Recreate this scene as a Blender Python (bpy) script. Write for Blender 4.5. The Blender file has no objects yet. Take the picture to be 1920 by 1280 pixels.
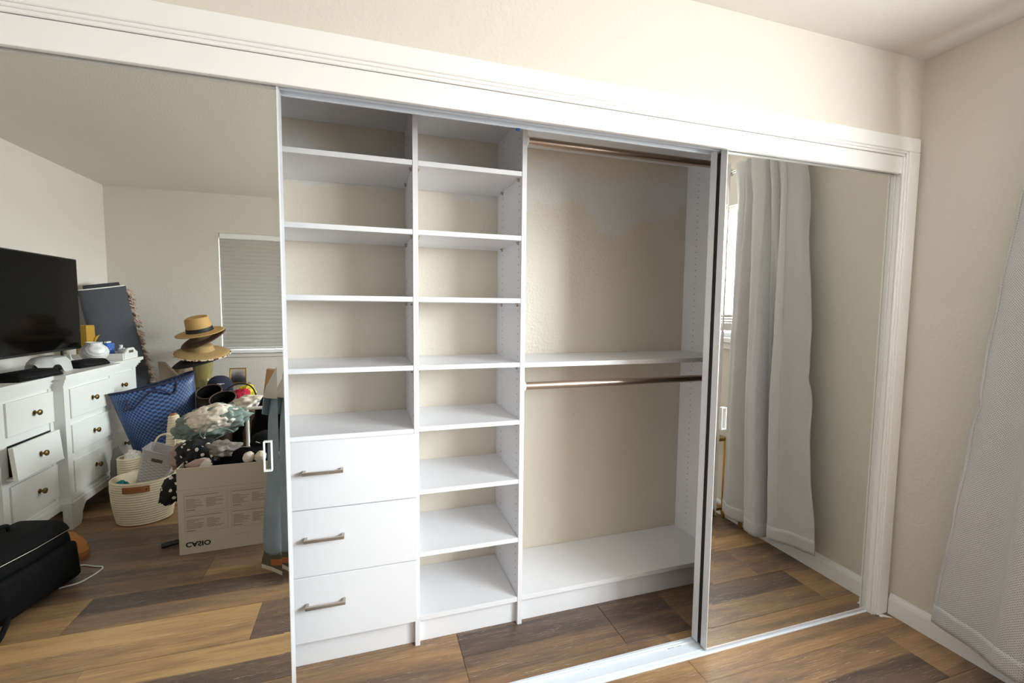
import bpy, bmesh, math, random
from mathutils import Vector, Matrix, noise

random.seed(7)
SC = bpy.context.scene
COL = SC.collection

# ------------------------------------------------------------------ camera
cam_data = bpy.data.cameras.new('camera')
cam = bpy.data.objects.new('camera', cam_data)
COL.objects.link(cam)
cam_data.sensor_width = 36.0
cam_data.sensor_fit = 'HORIZONTAL'
cam_data.lens = 15.906
cam_data.clip_start = 0.01
_R = Vector((0.95286727, -0.30322836, 0.00982457))
_U = Vector((0.01272995, 0.07231514, 0.99730059))
_F = Vector((0.30312029, 0.95017003, -0.07276681))
_M = Matrix(((_R.x, _U.x, -_F.x), (_R.y, _U.y, -_F.y), (_R.z, _U.z, -_F.z))).to_4x4()
_M.translation = Vector((1.15635, -1.37048, 1.36694))
cam.matrix_world = _M
SC.camera = cam

# ------------------------------------------------------------------ world: bright overcast daylight
world = bpy.data.worlds.new('overcast_sky')
SC.world = world
world.use_nodes = True
wt = world.node_tree; wb = wt.nodes['Background']
wc = wt.nodes.new('ShaderNodeTexCoord'); wx = wt.nodes.new('ShaderNodeSeparateXYZ')
wr = wt.nodes.new('ShaderNodeValToRGB')          # overcast sky above the horizon, grey ground below it
wr.color_ramp.elements[0].position = 0.485; wr.color_ramp.elements[0].color = (0.52, 0.515, 0.50, 1)
wr.color_ramp.elements[1].position = 0.515; wr.color_ramp.elements[1].color = (0.87, 0.935, 1.0, 1)
wm = wt.nodes.new('ShaderNodeMapRange'); wm.inputs[1].default_value = -1.0; wm.inputs[2].default_value = 1.0
wt.links.new(wc.outputs['Generated'], wx.inputs[0]); wt.links.new(wx.outputs[2], wm.inputs[0])
wt.links.new(wm.outputs[0], wr.inputs[0]); wt.links.new(wr.outputs[0], wb.inputs[0])
wb.inputs[1].default_value = 38.0

# portal that guides the daylight samples through the right-hand window
def portal(name, loc, rot, sx, sy):
    l = bpy.data.lights.new(name, 'AREA')
    l.shape = 'RECTANGLE'; l.size = sx; l.size_y = sy
    l.cycles.is_portal = True
    o = bpy.data.objects.new(name, l); COL.objects.link(o)
    o.location = loc; o.rotation_euler = rot
    return o
WIN_Y0, WIN_Y1, WIN_Z0, WIN_Z1 = -2.95, -0.86, 1.19, 2.045       # opening in the right wall
portal('daylight_portal', (3.53, (WIN_Y0 + WIN_Y1) / 2, (WIN_Z0 + WIN_Z1) / 2), (0, math.radians(90), 0), WIN_Z1 - WIN_Z0, WIN_Y1 - WIN_Y0)

SC.view_settings.view_transform = 'Standard'
SC.view_settings.look = 'None'
SC.view_settings.gamma = 1.0
SC.view_settings.use_curve_mapping = False
SC.view_settings.exposure = 0.64
SC.cycles.use_denoising = True
SC.cycles.max_bounces = 11
SC.cycles.diffuse_bounces = 6
SC.cycles.glossy_bounces = 6
SC.cycles.transparent_max_bounces = 12
SC.cycles.sample_clamp_indirect = 12.0

# ------------------------------------------------------------------ materials
def C(r, g, b):
    f = lambda v: (v / 255 / 12.92) if v / 255 <= 0.04045 else ((v / 255 + 0.055) / 1.055) ** 2.4
    return (f(r), f(g), f(b), 1.0)

def nt(name):
    m = bpy.data.materials.new(name); m.use_nodes = True
    t = m.node_tree
    return m, t, t.nodes, t.links, t.nodes['Principled BSDF']

def mat(name, col, rough=0.5, metal=0.0, bump=None, var=None, spec=None, trans=0.0, alpha=1.0, sheen=0.0, coat=0.0):
    """plain procedural material; bump=(scale, strength, detail) noise relief, var=(scale, amount) tone variation"""
    m, t, N, L, b = nt(name)
    b.inputs['Base Color'].default_value = col
    b.inputs['Roughness'].default_value = rough
    b.inputs['Metallic'].default_value = metal
    if spec is not None: b.inputs['Specular IOR Level'].default_value = spec
    if trans: b.inputs['Transmission Weight'].default_value = trans
    if alpha < 1: b.inputs['Alpha'].default_value = alpha
    if sheen: b.inputs['Sheen Weight'].default_value = sheen
    if coat: b.inputs['Coat Weight'].default_value = coat
    tc = N.new('ShaderNodeTexCoord')
    if var:
        nz = N.new('ShaderNodeTexNoise'); nz.inputs['Scale'].default_value = var[0]; nz.inputs['Detail'].default_value = 4
        L.new(tc.outputs['Object'], nz.inputs['Vector'])
        mr = N.new('ShaderNodeMapRange'); mr.inputs[3].default_value = 1 - var[1]; mr.inputs[4].default_value = 1 + var[1]
        L.new(nz.outputs['Fac'], mr.inputs[0])
        hsv = N.new('ShaderNodeHueSaturation'); hsv.inputs['Color'].default_value = col
        L.new(mr.outputs[0], hsv.inputs['Value']); L.new(hsv.outputs[0], b.inputs['Base Color'])
    if bump:
        nz = N.new('ShaderNodeTexNoise'); nz.inputs['Scale'].default_value = bump[0]; nz.inputs['Detail'].default_value = bump[2] if len(bump) > 2 else 3
        L.new(tc.outputs['Object'], nz.inputs['Vector'])
        bp = N.new('ShaderNodeBump'); bp.inputs['Strength'].default_value = bump[1]; bp.inputs['Distance'].default_value = 0.004
        L.new(nz.outputs['Fac'], bp.inputs['Height']); L.new(bp.outputs[0], b.inputs['Normal'])
    return m

def wave_mat(name, c1, c2, scale, direction='Z', rough=0.8, distortion=0.5, strength=0.5):
    m, t, N, L, b = nt(name)
    tc = N.new('ShaderNodeTexCoord'); w = N.new('ShaderNodeTexWave')
    w.bands_direction = direction; w.inputs['Scale'].default_value = scale; w.inputs['Distortion'].default_value = distortion
    w.inputs['Detail'].default_value = 2
    L.new(tc.outputs['Object'], w.inputs['Vector'])
    r = N.new('ShaderNodeMix'); r.data_type = 'RGBA'; r.inputs[6].default_value = c1; r.inputs[7].default_value = c2
    L.new(w.outputs['Fac'], r.inputs[0]); L.new(r.outputs[2], b.inputs['Base Color'])
    bp = N.new('ShaderNodeBump'); bp.inputs['Strength'].default_value = strength; bp.inputs['Distance'].default_value = 0.004
    L.new(w.outputs['Fac'], bp.inputs['Height']); L.new(bp.outputs[0], b.inputs['Normal'])
    b.inputs['Roughness'].default_value = rough
    return m

def check_mat(name, c1, c2, scale, rough=0.5, axis=(1, 1, 1), rot=0.0, bump=0.4):
    m, t, N, L, b = nt(name)
    tc = N.new('ShaderNodeTexCoord'); mp = N.new('ShaderNodeMapping')
    mp.inputs['Scale'].default_value = axis; mp.inputs['Rotation'].default_value = (0, rot, 0)
    ck = N.new('ShaderNodeTexChecker'); ck.inputs['Scale'].default_value = scale
    ck.inputs[1].default_value = c1; ck.inputs[2].default_value = c2
    L.new(tc.outputs['UV'], mp.inputs['Vector']); L.new(mp.outputs[0], ck.inputs['Vector'])
    L.new(ck.outputs[0], b.inputs['Base Color'])
    bp = N.new('ShaderNodeBump'); bp.inputs['Strength'].default_value = bump; bp.inputs['Distance'].default_value = 0.004
    L.new(ck.outputs[1], bp.inputs['Height']); L.new(bp.outputs[0], b.inputs['Normal'])
    b.inputs['Roughness'].default_value = rough
    return m

def dots_mat(name, base, dot, scale, radius, rough=0.8, coords='Object'):
    m, t, N, L, b = nt(name)
    tc = N.new('ShaderNodeTexCoord'); v = N.new('ShaderNodeTexVoronoi'); v.inputs['Scale'].default_value = scale
    v.inputs['Randomness'].default_value = 0.75
    L.new(tc.outputs[coords], v.inputs['Vector'])
    lt = N.new('ShaderNodeMath'); lt.operation = 'LESS_THAN'; lt.inputs[1].default_value = radius
    L.new(v.outputs['Distance'], lt.inputs[0])
    r = N.new('ShaderNodeMix'); r.data_type = 'RGBA'; r.inputs[6].default_value = base; r.inputs[7].default_value = dot
    L.new(lt.outputs[0], r.inputs[0]); L.new(r.outputs[2], b.inputs['Base Color'])
    b.inputs['Roughness'].default_value = rough
    return m

def curtain_mat():
    m, t, N, L, b = nt('grey_dobby_curtain_fabric')
    tc = N.new('ShaderNodeTexCoord')
    # offset rows of small woven dots, from UVs in metres
    mp = N.new('ShaderNodeMapping'); mp.inputs['Scale'].default_value = (150, 150, 1); mp.inputs['Rotation'].default_value = (0, 0, 0.785)
    L.new(tc.outputs['UV'], mp.inputs['Vector'])
    v = N.new('ShaderNodeTexVoronoi'); v.inputs['Scale'].default_value = 1.0; v.inputs['Randomness'].default_value = 0.12
    L.new(mp.outputs[0], v.inputs['Vector'])
    ss = N.new('ShaderNodeMapRange'); ss.inputs[1].default_value = 0.22; ss.inputs[2].default_value = 0.42; ss.interpolation_type = 'SMOOTHSTEP'
    L.new(v.outputs['Distance'], ss.inputs[0])
    r = N.new('ShaderNodeMix'); r.data_type = 'RGBA'
    r.inputs[6].default_value = C(146, 144, 145); r.inputs[7].default_value = C(200, 199, 200)
    L.new(ss.outputs[0], r.inputs[0]); L.new(r.outputs[2], b.inputs['Base Color'])
    nz = N.new('ShaderNodeTexNoise'); nz.inputs['Scale'].default_value = 14; nz.inputs['Detail'].default_value = 4
    L.new(tc.outputs['Object'], nz.inputs['Vector'])
    ad = N.new('ShaderNodeMath'); ad.operation = 'MULTIPLY_ADD'; ad.inputs[1].default_value = 4.0
    L.new(nz.outputs['Fac'], ad.inputs[0]); L.new(ss.outputs[0], ad.inputs[2])
    bp = N.new('ShaderNodeBump'); bp.inputs['Strength'].default_value = 0.35; bp.inputs['Distance'].default_value = 0.003
    L.new(ad.outputs[0], bp.inputs['Height']); L.new(bp.outputs[0], b.inputs['Normal'])
    b.inputs['Roughness'].default_value = 0.85; b.inputs['Sheen Weight'].default_value = 0.2
    return m

def plank_mat():
    """printed vinyl plank: two strips per plank, tones from the object colour (r = back strip, g = front strip, b = seed)"""
    m, t, N, L, b = nt('vinyl_wood_plank')
    tc = N.new('ShaderNodeTexCoord'); oi = N.new('ShaderNodeObjectInfo')
    sc_ = N.new('ShaderNodeSeparateColor'); L.new(oi.outputs['Color'], sc_.inputs[0])
    sx = N.new('ShaderNodeSeparateXYZ'); L.new(tc.outputs['Object'], sx.inputs[0])
    # shift the pattern with the seed
    off = N.new('ShaderNodeCombineXYZ')
    mu = N.new('ShaderNodeMath'); mu.operation = 'MULTIPLY'; mu.inputs[1].default_value = 37.0
    L.new(sc_.outputs[2], mu.inputs[0]); L.new(mu.outputs[0], off.inputs[0]); L.new(mu.outputs[0], off.inputs[1]); L.new(mu.outputs[0], off.inputs[2])
    av = N.new('ShaderNodeVectorMath'); av.operation = 'ADD'
    L.new(tc.outputs['Object'], av.inputs[0]); L.new(off.outputs[0], av.inputs[1])
    def stretched(sx_, sy_, detail, rough, dist=0.0):
        mp = N.new('ShaderNodeMapping'); mp.inputs['Scale'].default_value = (sx_, sy_, 1)
        L.new(av.outputs[0], mp.inputs['Vector'])
        nz = N.new('ShaderNodeTexNoise'); nz.inputs['Scale'].default_value = 1; nz.inputs['Detail'].default_value = detail
        nz.inputs['Roughness'].default_value = rough; nz.inputs['Distortion'].default_value = dist
        L.new(mp.outputs[0], nz.inputs['Vector']); return nz
    n_edge = stretched(5, 20, 2, .5)
    st = N.new('ShaderNodeMath'); st.operation = 'MULTIPLY_ADD'; st.inputs[1].default_value = 0.016; st.inputs[2].default_value = -0.008
    L.new(n_edge.outputs['Fac'], st.inputs[0])
    ya = N.new('ShaderNodeMath'); ya.operation = 'ADD'; L.new(sx.outputs[1], ya.inputs[0]); L.new(st.outputs[0], ya.inputs[1])
    step = N.new('ShaderNodeMapRange'); step.inputs[1].default_value = -0.004; step.inputs[2].default_value = 0.004
    L.new(ya.outputs[0], step.inputs[0])
    tone = N.new('ShaderNodeMix'); tone.data_type = 'FLOAT'
    L.new(step.outputs[0], tone.inputs[0]); L.new(sc_.outputs[1], tone.inputs[2]); L.new(sc_.outputs[0], tone.inputs[3])
    n1 = stretched(1.6, 13, 4, .55, .6)
    n2 = stretched(7, 170, 6, .72)
    n3 = stretched(9, 40, 6, .7, 1.2)
    def madd(a, k, c):
        q = N.new('ShaderNodeMath'); q.operation = 'MULTIPLY_ADD'; q.inputs[1].default_value = k
        L.new(a, q.inputs[0])
        if isinstance(c, float): q.inputs[2].default_value = c
        else: L.new(c, q.inputs[2])
        return q.outputs[0]
    s = madd(n1.outputs['Fac'], 1.15, -0.575)
    s = madd(n2.outputs['Fac'], 0.95, s)
    s2 = N.new('ShaderNodeMath'); s2.operation = 'ADD'; L.new(s, s2.inputs[0]); L.new(tone.outputs[0], s2.inputs[1])
    s3 = N.new('ShaderNodeMath'); s3.operation = 'SUBTRACT'; s3.inputs[1].default_value = 0.475; L.new(s2.outputs[0], s3.inputs[0])
    cr = N.new('ShaderNodeValToRGB'); e = cr.color_ramp.elements
    e[0].position = 0.0; e[0].color = C(84, 71, 65); e[1].position = 1.0; e[1].color = C(188, 152, 104)
    k = cr.color_ramp.elements.new(0.28); k.color = C(110, 89, 76)
    k = cr.color_ramp.elements.new(0.55); k.color = C(139, 110, 83)
    k = cr.color_ramp.elements.new(0.8); k.color = C(168, 133, 92)
    L.new(s3.outputs[0], cr.inputs[0])
    # pale cerused grain lines, mostly on the dark strips
    w = N.new('ShaderNodeTexWave'); w.wave_type = 'BANDS'; w.bands_direction = 'Y'; w.inputs['Scale'].default_value = 34
    w.inputs['Distortion'].default_value = 9; w.inputs['Detail'].default_value = 3; w.inputs['Detail Scale'].default_value = 1.4
    mpw = N.new('ShaderNodeMapping'); mpw.inputs['Scale'].default_value = (0.22, 1, 1); L.new(av.outputs[0], mpw.inputs['Vector']); L.new(mpw.outputs[0], w.inputs['Vector'])
    g1 = N.new('ShaderNodeMapRange'); g1.inputs[1].default_value = 0.86; g1.inputs[2].default_value = 1.0; L.new(w.outputs['Fac'], g1.inputs[0])
    g2 = N.new('ShaderNodeMapRange'); g2.inputs[1].default_value = 0.5; g2.inputs[2].default_value = 0.7; L.new(n3.outputs['Fac'], g2.inputs[0])
    gm = N.new('ShaderNodeMath'); gm.operation = 'MULTIPLY'; L.new(g1.outputs[0], gm.inputs[0]); L.new(g2.outputs[0], gm.inputs[1])
    gk = N.new('ShaderNodeMath'); gk.operation = 'MULTIPLY'; gk.inputs[1].default_value = 0.75; L.new(gm.outputs[0], gk.inputs[0])
    mx = N.new('ShaderNodeMix'); mx.data_type = 'RGBA'; mx.inputs[7].default_value = C(205, 188, 170)
    L.new(gk.outputs[0], mx.inputs[0]); L.new(cr.outputs[0], mx.inputs[6])
    L.new(mx.outputs[2], b.inputs['Base Color'])
    b.inputs['Roughness'].default_value = 0.42; b.inputs['Specular IOR Level'].default_value = 0.45
    bp = N.new('ShaderNodeBump'); bp.inputs['Strength'].default_value = 0.12; bp.inputs['Distance'].default_value = 0.002
    L.new(n2.outputs['Fac'], bp.inputs['Height']); L.new(bp.outputs[0], b.inputs['Normal'])
    return m

def pane_mat():
    m, t, N, L, b = nt('clear_window_glass')
    N.remove(b)
    tr = N.new('ShaderNodeBsdfTransparent'); gl = N.new('ShaderNodeBsdfGlossy'); gl.inputs['Roughness'].default_value = 0.0
    tr.inputs[0].default_value = (.97, .985, .98, 1)
    mx = N.new('ShaderNodeMixShader'); mx.inputs[0].default_value = 0.06
    L.new(tr.outputs[0], mx.inputs[1]); L.new(gl.outputs[0], mx.inputs[2])
    L.new(mx.outputs[0], N['Material Output'].inputs[0])
    return m

def mirror_mat():
    m, t, N, L, b = nt('mirror_silver')
    b.inputs['Base Color'].default_value = (.80, .815, .795, 1); b.inputs['Metallic'].default_value = 1.0
    b.inputs['Roughness'].default_value = 0.0
    return m

def closet_wall_mat():
    """cream paint with a greyer, ragged-edged band high on the wall"""
    m = mat('closet_wall_paint', C(221, 213, 200), .33, bump=(80, .5, 3), spec=.55)
    t = m.node_tree; N = t.nodes; L = t.links; b = N['Principled BSDF']
    g = N.new('ShaderNodeNewGeometry'); sp = N.new('ShaderNodeSeparateXYZ'); L.new(g.outputs['Position'], sp.inputs[0])
    n1 = N.new('ShaderNodeTexNoise'); n1.inputs['Scale'].default_value = 2.6; n1.inputs['Detail'].default_value = 2
    n2 = N.new('ShaderNodeTexNoise'); n2.inputs['Scale'].default_value = 45; n2.inputs['Detail'].default_value = 4
    L.new(g.outputs['Position'], n1.inputs['Vector']); L.new(g.outputs['Position'], n2.inputs['Vector'])
    def ma(a_, k, c_):
        q = N.new('ShaderNodeMath'); q.operation = 'MULTIPLY_ADD'; q.inputs[1].default_value = k; L.new(a_, q.inputs[0])
        if isinstance(c_, float): q.inputs[2].default_value = c_
        else: L.new(c_, q.inputs[2])
        return q.outputs[0]
    dx = N.new('ShaderNodeMath'); dx.operation = 'SUBTRACT'; dx.inputs[1].default_value = 2.37; L.new(sp.outputs[0], dx.inputs[0])
    d2 = N.new('ShaderNodeMath'); d2.operation = 'MULTIPLY'; L.new(dx.outputs[0], d2.inputs[0]); L.new(dx.outputs[0], d2.inputs[1])
    ex = N.new('ShaderNodeMath'); ex.operation = 'POWER'; ex.inputs[0].default_value = 0.5; L.new(ma(d2.outputs[0], 90.0, 0.0), ex.inputs[1])
    h = ma(ex.outputs[0], .15, sp.outputs[2]); h = ma(n1.outputs['Fac'], .34, h); h = ma(n2.outputs['Fac'], .10, h)
    mr = N.new('ShaderNodeMapRange'); mr.inputs[1].default_value = 2.085; mr.inputs[2].default_value = 2.125; L.new(h, mr.inputs[0])
    mx = N.new('ShaderNodeMix'); mx.data_type = 'RGBA'; mx.inputs[6].default_value = C(222, 212, 196); mx.inputs[7].default_value = C(222, 220, 217)
    up = N.new('ShaderNodeMapRange'); up.inputs[1].default_value = 2.30; up.inputs[2].default_value = 2.24; L.new(ma(n1.outputs['Fac'], .30, ma(n2.outputs['Fac'], .14, sp.outputs[2])), up.inputs[0])
    mm = N.new('ShaderNodeMath'); mm.operation = 'MULTIPLY'; L.new(mr.outputs[0], mm.inputs[0]); L.new(up.outputs[0], mm.inputs[1])
    L.new(mm.outputs[0], mx.inputs[0]); L.new(mx.outputs[2], b.inputs['Base Color'])
    return m

M = dict(
    wall=mat('cream_wall_paint', C(217, 211, 202), .6, bump=(75, .4, 3), spec=.35),
    ceil=mat('ceiling_paint', C(224, 220, 214), .8, bump=(120, .3, 3), spec=.2),
    closet_wall=closet_wall_mat(),
    trim=mat('white_trim_paint', C(240, 239, 240), .38),
    melamine=mat('white_melamine', C(238, 238, 241), .33, var=(3, .01)),
    alum=mat('white_enamelled_metal', C(231, 239, 249), .35, metal=.0, spec=.6),
    stile=mat('satin_aluminium', C(222, 223, 226), .35, metal=.1),
    backing_and_gap_shade=mat('black_backing_and_gap_shade', C(18, 18, 18), .7),  # black for the backing boards and for the painted shade between doors
    mirror=mirror_mat(), pane=pane_mat(),
    nickel=mat('brushed_nickel', C(190, 178, 166), .36, metal=.9),
    bronze=mat('champagne_rod_metal', C(196, 176, 162), .34, metal=.9),
    brass=mat('antique_brass', C(128, 106, 66), .35, metal=1.0),
    gold=mat('gold_metal', C(176, 146, 84), .3, metal=1.0),
    hole_shade_grime=mat('hole_shade_grime_brown', C(88, 76, 62), .9),  # brown painted as shade in holes and slots; also the track grime
    white_plastic=mat('white_plastic', C(236, 236, 234), .4),
    clear_plastic=mat('white_pull_plastic', C(240, 240, 238), .3),
    curtain=curtain_mat(), plank=plank_mat(),
    subfloor=mat('dark_subfloor', C(60, 48, 40), .9),
    blue=mat('blue_tape', C(30, 84, 160), .6),
    blind=mat('grey_blind_slat', C(182, 179, 172), .6),
    vinyl=mat('white_vinyl', C(240, 241, 242), .4),
    chrome=mat('polished_chrome', C(215, 213, 208), .15, metal=1.0),
)

# ------------------------------------------------------------------ mesh helpers
WLOC = {}
def wloc(o): return WLOC.get(o.name, Vector((0, 0, 0)))

def obj(name, bm, m, parent=None, smooth=False, origin=None, angle=40):
    """link one mesh object; bm is in world coordinates; its origin goes to the middle of its base"""
    bmesh.ops.recalc_face_normals(bm, faces=bm.faces[:])
    lo = Vector([min(v.co[i] for v in bm.verts) for i in range(3)]); hi = Vector([max(v.co[i] for v in bm.verts) for i in range(3)])
    o0 = Vector(origin) if origin is not None else Vector(((lo.x + hi.x) / 2, (lo.y + hi.y) / 2, lo.z))
    bmesh.ops.translate(bm, verts=bm.verts[:], vec=-o0)
    me = bpy.data.meshes.new(name); bm.to_mesh(me); bm.free()
    ms = m if isinstance(m, (list, tuple)) else [m]
    for q in ms: me.materials.append(q)
    if smooth:
        for f in me.polygons: f.use_smooth = True
        me.set_sharp_from_angle(angle=math.radians(angle))
    o = bpy.data.objects.new(name, me); COL.objects.link(o)
    if parent is not None:
        o.parent = parent; o.location = o0 - wloc(parent)
    else: o.location = o0
    WLOC[o.name] = o0
    return o

def inst(src, name, wl, parent=None, color=None):
    o = bpy.data.objects.new(name, src.data); COL.objects.link(o)
    wl = Vector(wl)
    if parent is not None: o.parent = parent; o.location = wl - wloc(parent)
    else: o.location = wl
    if color: o.color = color
    WLOC[o.name] = wl
    return o

def thing(name, label, cat, loc, group=None):
    o = bpy.data.objects.new(name, None); COL.objects.link(o)
    o.empty_display_size = 0.05
    o.location = loc; WLOC[o.name] = Vector(loc)
    o['label'] = label; o['category'] = cat
    if group: o['group'] = group
    return o

def tag(o, label, cat, group=None):
    o['label'] = label; o['category'] = cat
    if group: o['group'] = group
    return o

def struct(o): o['kind'] = 'structure'; return o

def NB(): return bmesh.new()

def B(bm, lo, hi, bev=0.0, seg=1, T=None, taper=None):
    vs = [bm.verts.new((x, y, z)) for x in (lo[0], hi[0]) for y in (lo[1], hi[1]) for z in (lo[2], hi[2])]
    for a in ((0, 1, 3, 2), (4, 6, 7, 5), (0, 4, 5, 1), (2, 3, 7, 6), (0, 2, 6, 4), (1, 5, 7, 3)): bm.faces.new([vs[i] for i in a])
    if taper:      # scale of the top face about its middle
        c = Vector(((lo[0] + hi[0]) / 2, (lo[1] + hi[1]) / 2, 0))
        for v in vs:
            if v.co.z > (lo[2] + hi[2]) / 2: v.co.x = c.x + (v.co.x - c.x) * taper[0]; v.co.y = c.y + (v.co.y - c.y) * taper[1]
    if bev > 0:
        es = list({e for v in vs for e in v.link_edges})
        res = bmesh.ops.bevel(bm, geom=es, offset=bev, segments=seg, profile=0.5, affect='EDGES')
        vs = list({v for f in res['faces'] for v in f.verts} | {v for v in vs if v.is_valid})
    if T is not None: bmesh.ops.transform(bm, matrix=T, verts=vs)
    return vs

def rings(bm, loops, cap0=True, cap1=True, closed=False):
    rs = [[bm.verts.new(p) for p in lp] for lp in loops]
    n = len(rs[0])
    for a, b in zip(rs, rs[1:]):
        for i in range(n): bm.faces.new((a[i], a[(i + 1) % n], b[(i + 1) % n], b[i]))
    if closed:
        a, b = rs[-1], rs[0]
        for i in range(n): bm.faces.new((a[i], a[(i + 1) % n], b[(i + 1) % n], b[i]))
    else:
        if cap0: bm.faces.new(rs[0][::-1])
        if cap1: bm.faces.new(rs[-1])
    return [v for r in rs for v in r]

def tube(bm, pts, r, seg=10, closed=False):
    P = [Vector(p) for p in pts]; n = len(P)
    R = r if isinstance(r, (list, tuple)) else [r] * n
    T = []
    for i in range(n):
        a = P[(i - 1) % n] if (closed or i > 0) else P[i]; b = P[(i + 1) % n] if (closed or i < n - 1) else P[i]
        T.append((b - a).normalized())
    up = Vector((0, 0, 1)) if abs(T[0].z) < .9 else Vector((1, 0, 0))
    x = T[0].cross(up).normalized(); loops = []
    for i in range(n):
        x = (x - T[i] * x.dot(T[i])).normalized(); y = T[i].cross(x)
        loops.append([P[i] + (x * math.cos(2 * math.pi * k / seg) + y * math.sin(2 * math.pi * k / seg)) * R[i] for k in range(seg)])
    return rings(bm, loops, closed=closed)

def spline(pts, n=8):
    P = [Vector(p) for p in pts]; out = []
    for i in range(len(P) - 1):
        p0 = P[max(i - 1, 0)]; p1 = P[i]; p2 = P[i + 1]; p3 = P[min(i + 2, len(P) - 1)]
        for k in range(n):
            t = k / n
            out.append(.5 * ((2 * p1) + (p2 - p0) * t + (2 * p0 - 5 * p1 + 4 * p2 - p3) * t * t + (3 * p1 - p0 - 3 * p2 + p3) * t ** 3))
    out.append(P[-1]); return out

def lathe(bm, prof, seg=32, T=None, sx=1.0, sy=1.0, f=None):
    loops = []
    for r, z in prof:
        lp = []
        for k in range(seg):
            a = 2 * math.pi * k / seg
            v = Vector((max(r, 1e-4) * math.cos(a) * sx, max(r, 1e-4) * math.sin(a) * sy, z))
            if f: v = f(v, a, r, z)
            lp.append(v)
        loops.append(lp)
    vs = rings(bm, loops)
    if T is not None: bmesh.ops.transform(bm, matrix=T, verts=vs)
    return vs

def prism(bm, poly, axis, a, b, T=None):
    """extrude a 2-D outline along an axis between a and b"""
    def p3(u, v, w):
        return {'x': (w, u, v), 'y': (u, w, v), 'z': (u, v, w)}[axis]
    vs = rings(bm, [[p3(u, v, a) for u, v in poly], [p3(u, v, b) for u, v in poly]])
    if T is not None: bmesh.ops.transform(bm, matrix=T, verts=vs)
    return vs

def grid(bm, nu, nv, f, uvf=None):
    V = [[bm.verts.new(f(i / nu, j / nv)) for j in range(nv + 1)] for i in range(nu + 1)]
    fs = []
    for i in range(nu):
        for j in range(nv):
            fc = bm.faces.new((V[i][j], V[i + 1][j], V[i + 1][j + 1], V[i][j + 1])); fs.append(fc)
            if uvf:
                lay = bm.loops.layers.uv.verify()
                for lp, (a, b) in zip(fc.loops, ((i, j), (i + 1, j), (i + 1, j + 1), (i, j + 1))): lp[lay].uv = uvf(a / nu, b / nv)
    return V

def blob(bm, c, rad, sub=3, amp=.15, freq=3.0, seed=0, flat=None, rot=None, crease=0.0):
    """soft heap: ellipsoid with cloth-like lumps and creases; flat = height below which it is pressed flat"""
    r = bmesh.ops.create_icosphere(bm, subdivisions=sub, radius=1.0)
    for v in r['verts']:
        n = v.co.copy(); s = Vector((seed * 7.1, seed * 3.3, seed * 1.7))
        d = noise.fractal(n * freq + s, .9, 2.1, 3) * amp
        if crease: d -= abs(noise.noise(n * freq * 1.7 + s * 2)) * crease
        q = n * (1 + d); q = Vector((q.x * rad[0], q.y * rad[1], q.z * rad[2]))
        if rot is not None: q = rot @ q
        q += Vector(c)
        if flat is not None and q.z < flat: q.z = flat + (q.z - flat) * .04
        v.co = q
    return r['verts']

def RX(a): return Matrix.Rotation(math.radians(a), 4, 'X')
def RY(a): return Matrix.Rotation(math.radians(a), 4, 'Y')
def RZ(a): return Matrix.Rotation(math.radians(a), 4, 'Z')
def TR(x, y, z): return Matrix.Translation((x, y, z))

# ------------------------------------------------------------------ the room
XL, XR, YB, ZC = -1.076, 3.41, -3.612, 2.425
CB = 0.763                       # closet back wall
OP0, OP1, OPZ = 0.03, 3.33, 2.03 # closet opening

def box_obj(name, parts, m, parent=None, bev=0.0):
    bm = NB()
    for lo, hi in parts: B(bm, lo, hi, bev)
    return obj(name, bm, m, parent)

# floor: sub-floor slab with one object per plank
floor = struct(box_obj('floor', [((XL - .1, YB - .1, -.06), (XR + .1, CB + .1, -.004))], M['subfloor']))
known = {   # row index -> joints (x) and tones of the planks between them: (back strip, front strip)
    1: [1.495, 2.472], 2: [1.495, 2.152, 2.472], 3: [0.95, 2.333], 4: [0.42, 1.72, 3.228], 5: [0.126, 1.62, 3.08],
    6: [0.675, 2.0], 7: [-0.077, 1.25, 2.6], 8: [0.347, 1.6, 2.9], 9: [-0.35, 0.95, 2.3], 10: [0.15, 1.45, 2.75]}
tones = {(1, 0): (.5, .55), (1, 1): (.3, .16), (1, 2): (.5, .45), (2, 0): (.62, .50), (2, 1): (.14, .40), (2, 2): (.12, .26), (2, 3): (.48, .55),
         (3, 0): (.6, .7), (3, 1): (.52, .62), (3, 2): (.66, .62),
         (4, 0): (.62, .55), (4, 1): (.5, .42), (4, 2): (.50, .10), (4, 3): (.74, .6),
         (5, 0): (.66, .72), (5, 1): (.20, .85), (5, 2): (.48, .36), (5, 3): (.32, .5),
         (6, 0): (.70, .88), (6, 1): (.30, .36), (6, 2): (.7, .45),
         (7, 0): (.66, .60), (7, 1): (.52, .05), (7, 2): (.5, .4), (7, 3): (.3, .6),
         (8, 0): (.40, .24), (8, 1): (.62, .52), (8, 2): (.3, .66), (8, 3): (.36, .2)}
GAPP = 0.0007
plank_mesh = {}
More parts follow.
